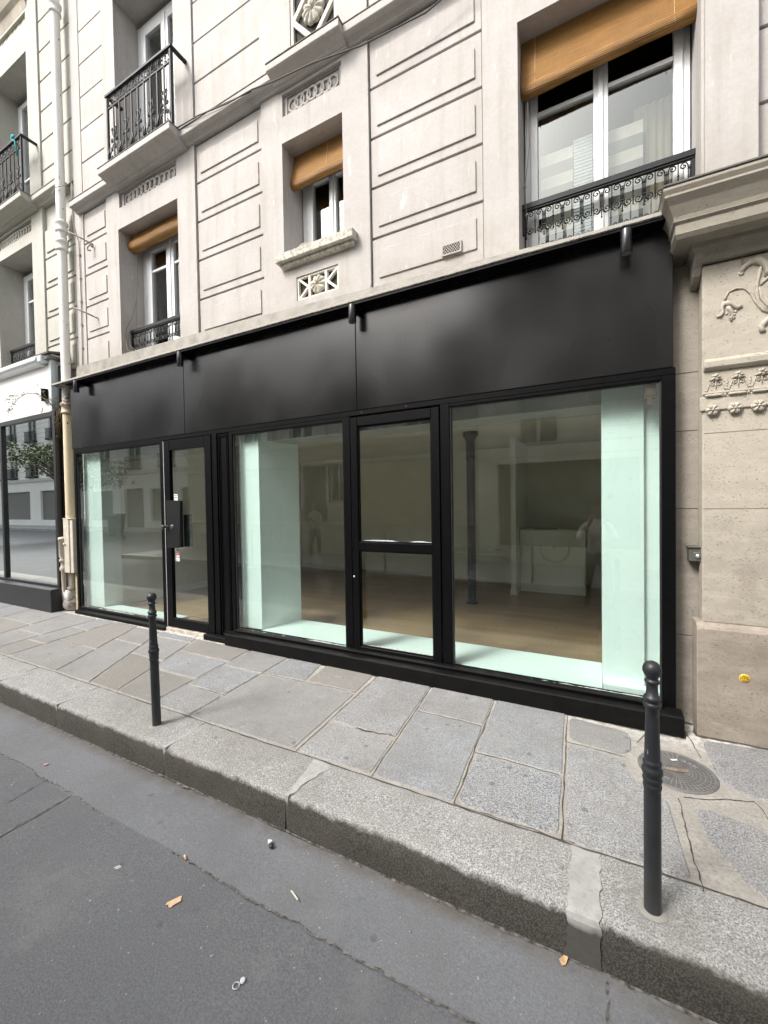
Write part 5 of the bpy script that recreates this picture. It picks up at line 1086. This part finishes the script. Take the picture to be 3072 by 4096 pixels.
b.build('louvred_panel', simple('grey_louvre', (.22, .21, .18), .7), OB)
for h in hA:
    if h[3] >= 6.6: continue
    if h[2] < 2:
        w_ = opp_win(OB, *h, -8.0, False); p = MB(); p.add([(h[0], -8.2, h[2]), (h[1], -8.2, h[2]), (h[1], -8.2, h[3]), (h[0], -8.2, h[3])], [(3, 2, 1, 0)]); 
        bb = MB(); frame(bb, h[0]-.12, h[1]+.12, h[2]-.12, h[3]+.1, .1, -7.999, -7.96); bb.build('window_surround', CREAM, w_)
        bb = MB()
        for i in range(6): bb.tube([(h[0]+.05+i*.11, -7.93, h[2]), (h[0]+.05+i*.11, -7.93, h[3])], .011, 6)
        bb.box(h[0], h[1], -7.94, -7.925, h[2]+.15, h[2]+.17); bb.box(h[0], h[1], -7.94, -7.925, h[3]-.25, h[3]-.23); bb.build('window_bars', IRON, w_)
    else: opp_win(OB, *h, -8.0, True)
OB2 = thing('grooved_building', 'cream grooved building across the street with a dark shop bay', 'building', (3, -8.2, 0))
hB = [(-2.42, .9, .35, 2.58), (-1.86, -.85, 3.05, 4.4), (1.6, 2.6, 3.05, 4.4), (-1.86, -.85, 6.3, 8.2), (1.6, 2.6, 6.3, 8.2), (1.6, 4.8, .35, 2.58), (4.6, 5.6, 3.05, 4.4), (4.6, 5.6, 6.3, 8.2)]
opp_wall(OB2, -2.94, 12, -.1, 8.4, hB, CREAM)
b = MB()
for i in range(18): b.box(-2.94, 12, -8.0, -7.9985, 2.72+i*.31, 2.735+i*.31)
b.build('groove_line', simple('groove_dark', (.16, .15, .13), .9), OB2)
for h in hB:
    if h[2] < 1: p = MB(); p.add([(h[0], -8.25, h[2]), (h[1], -8.25, h[2]), (h[1], -8.25, h[3]), (h[0], -8.25, h[3])], [(3, 2, 1, 0)]); p.build('shop_bay', simple('dark_bay', (.075, .075, .065), .5), OB2)
    else: opp_win(OB2, *h, -8.0, False)
b = MB()
for i in range(12): b.box(-1.8, -.9, -8.10, -8.09, 3.75+i*.05, 3.785+i*.05)
b.build('slatted_blind', SHUT, OB2)
# far block beyond the junction
FB = thing('far_building', 'bright cream building beyond the junction with tall windows and small balconies', 'building', (-40, -17, 0))
hF = [(-34.6, -32.1, -.1, 3.1), (-31.2, -28.4, .5, 3.0), (-39.6, -36.2, .5, 3.0), (-48, -42, .5, 3.3), (-27.6, -24, .5, 3.0), (-56, -50, .5, 3.3)]+[(x, x+1.7, z, z+2.3) for x in (-58, -54, -50, -46, -42.2, -38.2, -34.0, -29.8, -25.6, -21.6) for z in (4.75, 8.2)]
opp_wall(FB, -62, -15.3, -.1, 11.5, hF, simple('bright_cream', (.88, .86, .79), .8, .06, .6), -17)
b = MB(); b.prism([(-17, 4.15), (-16.8, 4.25), (-16.7, 4.5), (-17, 4.55)], -62, -15.3, 'x'); b.build('string_course', CREAM, FB)
for h in hF:
    if h[2] < 4:
        p = MB(); p.box(h[0], h[1], -17.28, -17.2, h[2], h[3])
        if h[0] == -34.6: p.box(-33.37, -33.33, -17.199, -17.19, h[2], h[3])
        p.build('door' if h[0] == -34.6 else 'shop_window', simple('bay_grey', (.17, .165, .15), .5), FB)
    else:
        w_ = opp_win(FB, *h, -17.0, False)
        b = MB()
        for i in range(13): b.box(h[0]+i*.14, h[0]+.025+i*.14, -16.75, -16.72, h[2], h[2]+.85)
        b.box(h[0]-.1, h[1]+.1, -16.76, -16.71, h[2]+.85, h[2]+.9); b.box(h[0]-.1, h[1]+.1, -16.99, -16.7, h[2]-.15, h[2]-.01); b.build('railing', IRON, w_)
b = MB(); b.tube([(0, 0, 0), (0, 0, .01)], .01, 4); text('house_number', "9A", .45, (-33.35, -16.98, 3.55), (R(90), 0, R(180)), simple('number_dark', (.1, .1, .09), .6), FB, .01)
for i in range(22):
    pass
b = MB()
for i in range(14): b.box(-62, -15.3, -17.0, -16.998, 4.8+i*.45, 4.82+i*.45)
b.build('groove_line', simple('groove_grey', (.3, .29, .26), .9), FB)
# tree
TR = thing('street_tree', 'leafy street tree at the junction seen in the left shop glass', 'tree', (-26.5, -9.0, -.1))
b = MB(); b.tube([(-26.5, -9, -.2), (-26.45, -9, 1.2), (-26.5, -9.05, 2.4), (-26.4, -9, 3.4), (-26.5, -9.1, 4.6)], [.16, .13, .11, .08, .03], 9)
cl = []
for i in range(9):
    a = 2*PI*i/9; e = (-26.5+2.6*math.cos(a)*rnd(.6, 1.1), -9+2.2*math.sin(a), rnd(3.1, 5.0)); b.tube([(-26.48, -9, rnd(2.2, 3.2)), ((-26.5+e[0])/2, (-9+e[1])/2, e[2]*.75+.6), e], [.06, .04, .015], 6); cl.append(e)
    cl.append(((-26.5+e[0])/2+rnd(-.5, .5), (-9+e[1])/2, e[2]+rnd(-.3, .5)))
b.build('trunk', simple('bark', (.09, .075, .055), .9, .3, 20, .5), TR)
b = MB()
for c in cl:
    for _ in range(460):
        u = Vector((rnd(-1, 1), rnd(-1, 1), rnd(-1, 1)))
        if u.length > 1: continue
        p = Vector(c)+Vector((u.x*1.0, u.y*.9, u.z*.5)); d = Vector((rnd(-1, 1), rnd(-1, 1), rnd(-1, .4))).normalized()*rnd(.09, .2); s_ = d.cross(Vector((rnd(-1, 1), rnd(-1, 1), 1))).normalized()*rnd(.035, .07)
        b.add([p, p+d*.5+s_, p+d, p+d*.5-s_], [(0, 1, 2, 3)])
b.build('crown', simple('tree_leaf', (.075, .095, .03), .7, .35, 3), TR)
# bin
BN = thing('wheeled_bin', 'dark wheeled waste bin on the far pavement', 'bin', (-24.3, -10.4, -.235)); b = MB()
b.hexa([(-24.65, -10.6, -.1), (-23.95, -10.6, -.1), (-23.95, -10.2, -.1), (-24.65, -10.2, -.1)], [(-24.75, -10.7, 1.1), (-23.85, -10.7, 1.1), (-23.85, -10.15, 1.1), (-24.75, -10.15, 1.1)]); b.build('body', simple('bin_grey', (.06, .065, .065), .5), BN, bevel=.04)
b = MB(); b.prism([(-10.75, 1.11), (-10.1, 1.11), (-10.2, 1.22), (-10.65, 1.22)], -24.8, -23.8, 'x'); b.build('lid', simple('bin_lid', (.1, .11, .11), .4), BN, bevel=.03)
b = MB(); [b.lathe([(0, -.03), (.1, -.03), (.1, .03), (0, .03)], (x_, -10.65, -.135), 14, ax='x') for x_ in (-24.6, -24.0)]; b.build('wheel', GASKET, BN)
# bicycle
BK = thing('bicycle', 'dark bicycle leaning on the wall across the street', 'bicycle', (-1.5, -7.7, 0)); BKm = simple('bike_black', (.03, .03, .03), .4)
for x_ in (-2.05, -.95):
    b = MB(); b.tube([(x_+.33*math.cos(a*PI/16), -7.7, .34+.33*math.sin(a*PI/16)) for a in range(32)], .018, 6, close=True); wh = b.build('wheel', BKm, BK)
    b = MB(); [b.tube([(x_, -7.7, .34), (x_+.32*math.cos(a*PI/6), -7.7, .34+.32*math.sin(a*PI/6))], .0025, 3) for a in range(12)]; b.build('spokes', ALU, wh)
b = MB(); fr_ = {'bb': (-1.58, .30), 'st': (-1.75, .78), 'hd': (-1.17, .80), 'rw': (-2.05, .34), 'fw': (-.95, .34), 'ht': (-1.20, .92)}
for p, q in (('bb', 'st'), ('st', 'hd'), ('bb', 'hd'), ('bb', 'rw'), ('st', 'rw'), ('hd', 'fw'), ('hd', 'ht')): b.tube([(fr_[p][0], -7.7, fr_[p][1]), (fr_[q][0], -7.7, fr_[q][1])], .016, 6)
b.build('frame', BKm, BK); b = MB(); b.ball((-1.80, -7.7, .90), .09, 8, 0, (1.3, .7, .35)); b.tube([(-1.75, -7.7, .78), (-1.79, -7.7, .88)], .014, 6); b.build('saddle', BKm, BK)
b = MB(); b.tube([(-1.3, -7.92, .95), (-1.2, -7.85, .96), (-1.2, -7.55, .96), (-1.3, -7.48, .95)], .012, 6); b.build('handlebar', BKm, BK)

# people: one continuous skinned body each, coloured by region
SKINM = simple('skin', (.45, .28, .20), .55)
def person(name, label, loc, face, J_, E_, regions, mats, hands, child=None):
    me = bpy.data.meshes.new(name); keys = list(J_); me.from_pydata([J_[k][:3] for k in keys], [(keys.index(a), keys.index(b_)) for a, b_ in E_], [])
    o = bpy.data.objects.new(name, me); C.objects.link(o); o.modifiers.new('s', 'SKIN'); sub = o.modifiers.new('u', 'SUBSURF'); sub.levels = 2; sub.render_levels = 2
    for i, k in enumerate(keys): v = me.skin_vertices[0].data[i]; r_ = J_[k][3]; v.radius = r_ if isinstance(r_, tuple) else (r_, r_); v.use_root = (k == 'pelvis')
    bpy.context.view_layer.update(); dg = bpy.context.evaluated_depsgraph_get(); m2 = bpy.data.meshes.new_from_object(o.evaluated_get(dg)); bpy.data.objects.remove(o)
    bm = bmesh.new(); bm.from_mesh(m2)
    # nose and ears
    hx, hy, hz = J_['head'][:3]
    h = MB(); h.ball((hx, hy+.095*face, hz-.01), .016, 8, 0, (.8, 1.1, 1.4)); [h.ball((hx+s_*.078, hy, hz-.01), .022, 8, 0, (.4, .8, 1.4)) for s_ in (-1, 1)]
    for s_ in (-1, 1): h.ball((hx+s_*.03, hy+.082*face, hz+.015), .011, 6, 1)
    h.tube([(hx-.022, hy+.088*face, hz-.052), (hx+.022, hy+.088*face, hz-.052)], .005, 5, 1)
    for (wx, wy, wz), (dx, dy, dz), sg in hands:   # palm, four curled fingers, thumb from the side
        d = Vector((dx, dy, dz)).normalized(); s0 = d.cross(Vector((0, 1, 0)) if abs(d.y) < .8 else Vector((1, 0, 0))).normalized()*sg; n_ = d.cross(s0)
        W_ = Vector((wx, wy, wz)); h.tube([W_, W_+d*.045, W_+d*.085], [.024, .036, .034], 10)
        for i, L in enumerate((.062, .072, .068, .054)): q = W_+d*.08+s0*(.030-.02*i); h.tube([q, q+d*L*.5+n_*.004, q+d*L*.8+n_*.018, q+d*L*.9+n_*.034], [.009, .009, .008, .006], 6)
        q = W_+d*.03+s0*.03; h.tube([q, q+(d+s0).normalized()*.035+n_*.006, q+(d*1.4+s0*.6).normalized()*.06+n_*.018], [.011, .010, .007], 6)
    off = len(bm.verts); bv = [bm.verts.new(v) for v in h.v]
    for f_, mi in zip(h.f, h.mi):
        try: q = bm.faces.new([bv[i] for i in f_]); q.material_index = 9 if mi else 8
        except ValueError: pass
    for f_ in bm.faces:
        f_.smooth = True
        if f_.material_index in (8, 9): f_.material_index = 0 if f_.material_index == 8 else len(mats)-1; continue
        f_.material_index = regions(f_.calc_center_median())
    m2.materials.clear(); [m2.materials.append(m) for m in mats]; bm.to_mesh(m2); bm.free()
    q = bpy.data.objects.new(name, m2); C.objects.link(q); q.location = loc; return tag(q, label, 'person')
DARK = simple('dark_features', (.05, .035, .03), .6)
JA = {'pelvis': (0, 0, .93, (.15, .11)), 'waist': (0, 0, 1.08, (.13, .10)), 'chest': (0, 0, 1.28, (.16, .115)), 'shl': (0, 0, 1.42, (.13, .09)), 'neck': (0, 0, 1.51, .05), 'jaw': (0, .015, 1.585, .062), 'head': (0, 0, 1.66, .085), 'crown': (0, -.005, 1.74, .06),
      'sl': (-.17, 0, 1.41, .055), 'el': (-.24, .04, 1.13, .042), 'wl': (-.06, .22, 1.20, .028), 'sr': (.17, 0, 1.41, .055), 'er': (.25, .03, 1.14, .042), 'wr': (.07, .24, 1.26, .028),
      'hl': (-.10, 0, .88, .095), 'kl': (-.14, .02, .48, .062), 'al': (-.16, 0, .09, .04), 'tl': (-.18, .15, .035, .035), 'hr': (.10, 0, .88, .095), 'kr': (.15, .02, .48, .062), 'ar': (.19, 0, .09, .04), 'tr': (.22, .15, .035, .035)}
EA = [('pelvis', 'waist'), ('waist', 'chest'), ('chest', 'shl'), ('shl', 'neck'), ('neck', 'jaw'), ('jaw', 'head'), ('head', 'crown'), ('shl', 'sl'), ('sl', 'el'), ('el', 'wl'), ('shl', 'sr'), ('sr', 'er'), ('er', 'wr'), ('pelvis', 'hl'), ('hl', 'kl'), ('kl', 'al'), ('al', 'tl'), ('pelvis', 'hr'), ('hr', 'kr'), ('kr', 'ar'), ('ar', 'tr')]
def regA(c):
    if c.z > 1.70 or (c.z > 1.60 and c.y < -.02): return 4
    if c.z > 1.49: return 0
    if c.y > .17 and c.z > 1: return 0
    if c.z > 1.0: return 1
    if c.z > .40: return 2
    if c.z > .20: return 0
    return 3
mA = [SKINM, simple('light_shirt', (.55, .55, .52), .8, .1, 12), simple('dark_shorts', (.05, .05, .055), .8), simple('white_shoes', (.75, .75, .73), .6), simple('beige_cap', (.30, .27, .22), .8), DARK]
person('person', 'person in light shirt, cap and dark knee shorts reflected standing across the street', (-7.1, -6.02, -.118), 1, JA, EA, regA, mA, [((-.06, .22, 1.20), (.4, .6, .5), 1), ((.07, .24, 1.26), (-.5, .5, .5), -1)])
JB = dict(JA); JB.update({'el': (-.27, .14, 1.20, .04), 'wl': (-.10, .26, 1.45, .028), 'er': (.27, .14, 1.20, .04), 'wr': (.10, .26, 1.45, .028)})
def regB(c):
    if c.z > 1.70 or (c.z > 1.58 and c.y < -.02): return 4
    if c.z > 1.49 and abs(c.x) < .1 and c.y < .16: return 0
    if c.y > .19 and c.z > 1.3: return 0
    if c.z > .98: return 1
    if c.z > .10: return 2
    return 3
mB = [SKINM, simple('white_shirt', (.70, .71, .72), .8, .05, 12), simple('grey_trousers', (.15, .15, .145), .8), simple('grey_shoes', (.3, .3, .3), .6), simple('dark_hair', (.05, .035, .025), .7), DARK]
person('person', 'person in white shirt holding up a phone, reflected in the big right pane', (0, -3.78, -.235), 1, JB, EA, regB, mB, [((-.10, .26, 1.45), (.25, .25, 1), 1), ((.10, .26, 1.45), (-.25, .25, 1), -1)])
PH = MB(); PH.box(-.038, .038, -3.435, -3.427, 1.24+.25, 1.42+.22); tag(PH.build('phone', simple('phone_black', (.03, .03, .035), .3), None, bevel=.003), 'dark phone held upright by the person in white shirt', 'phone')
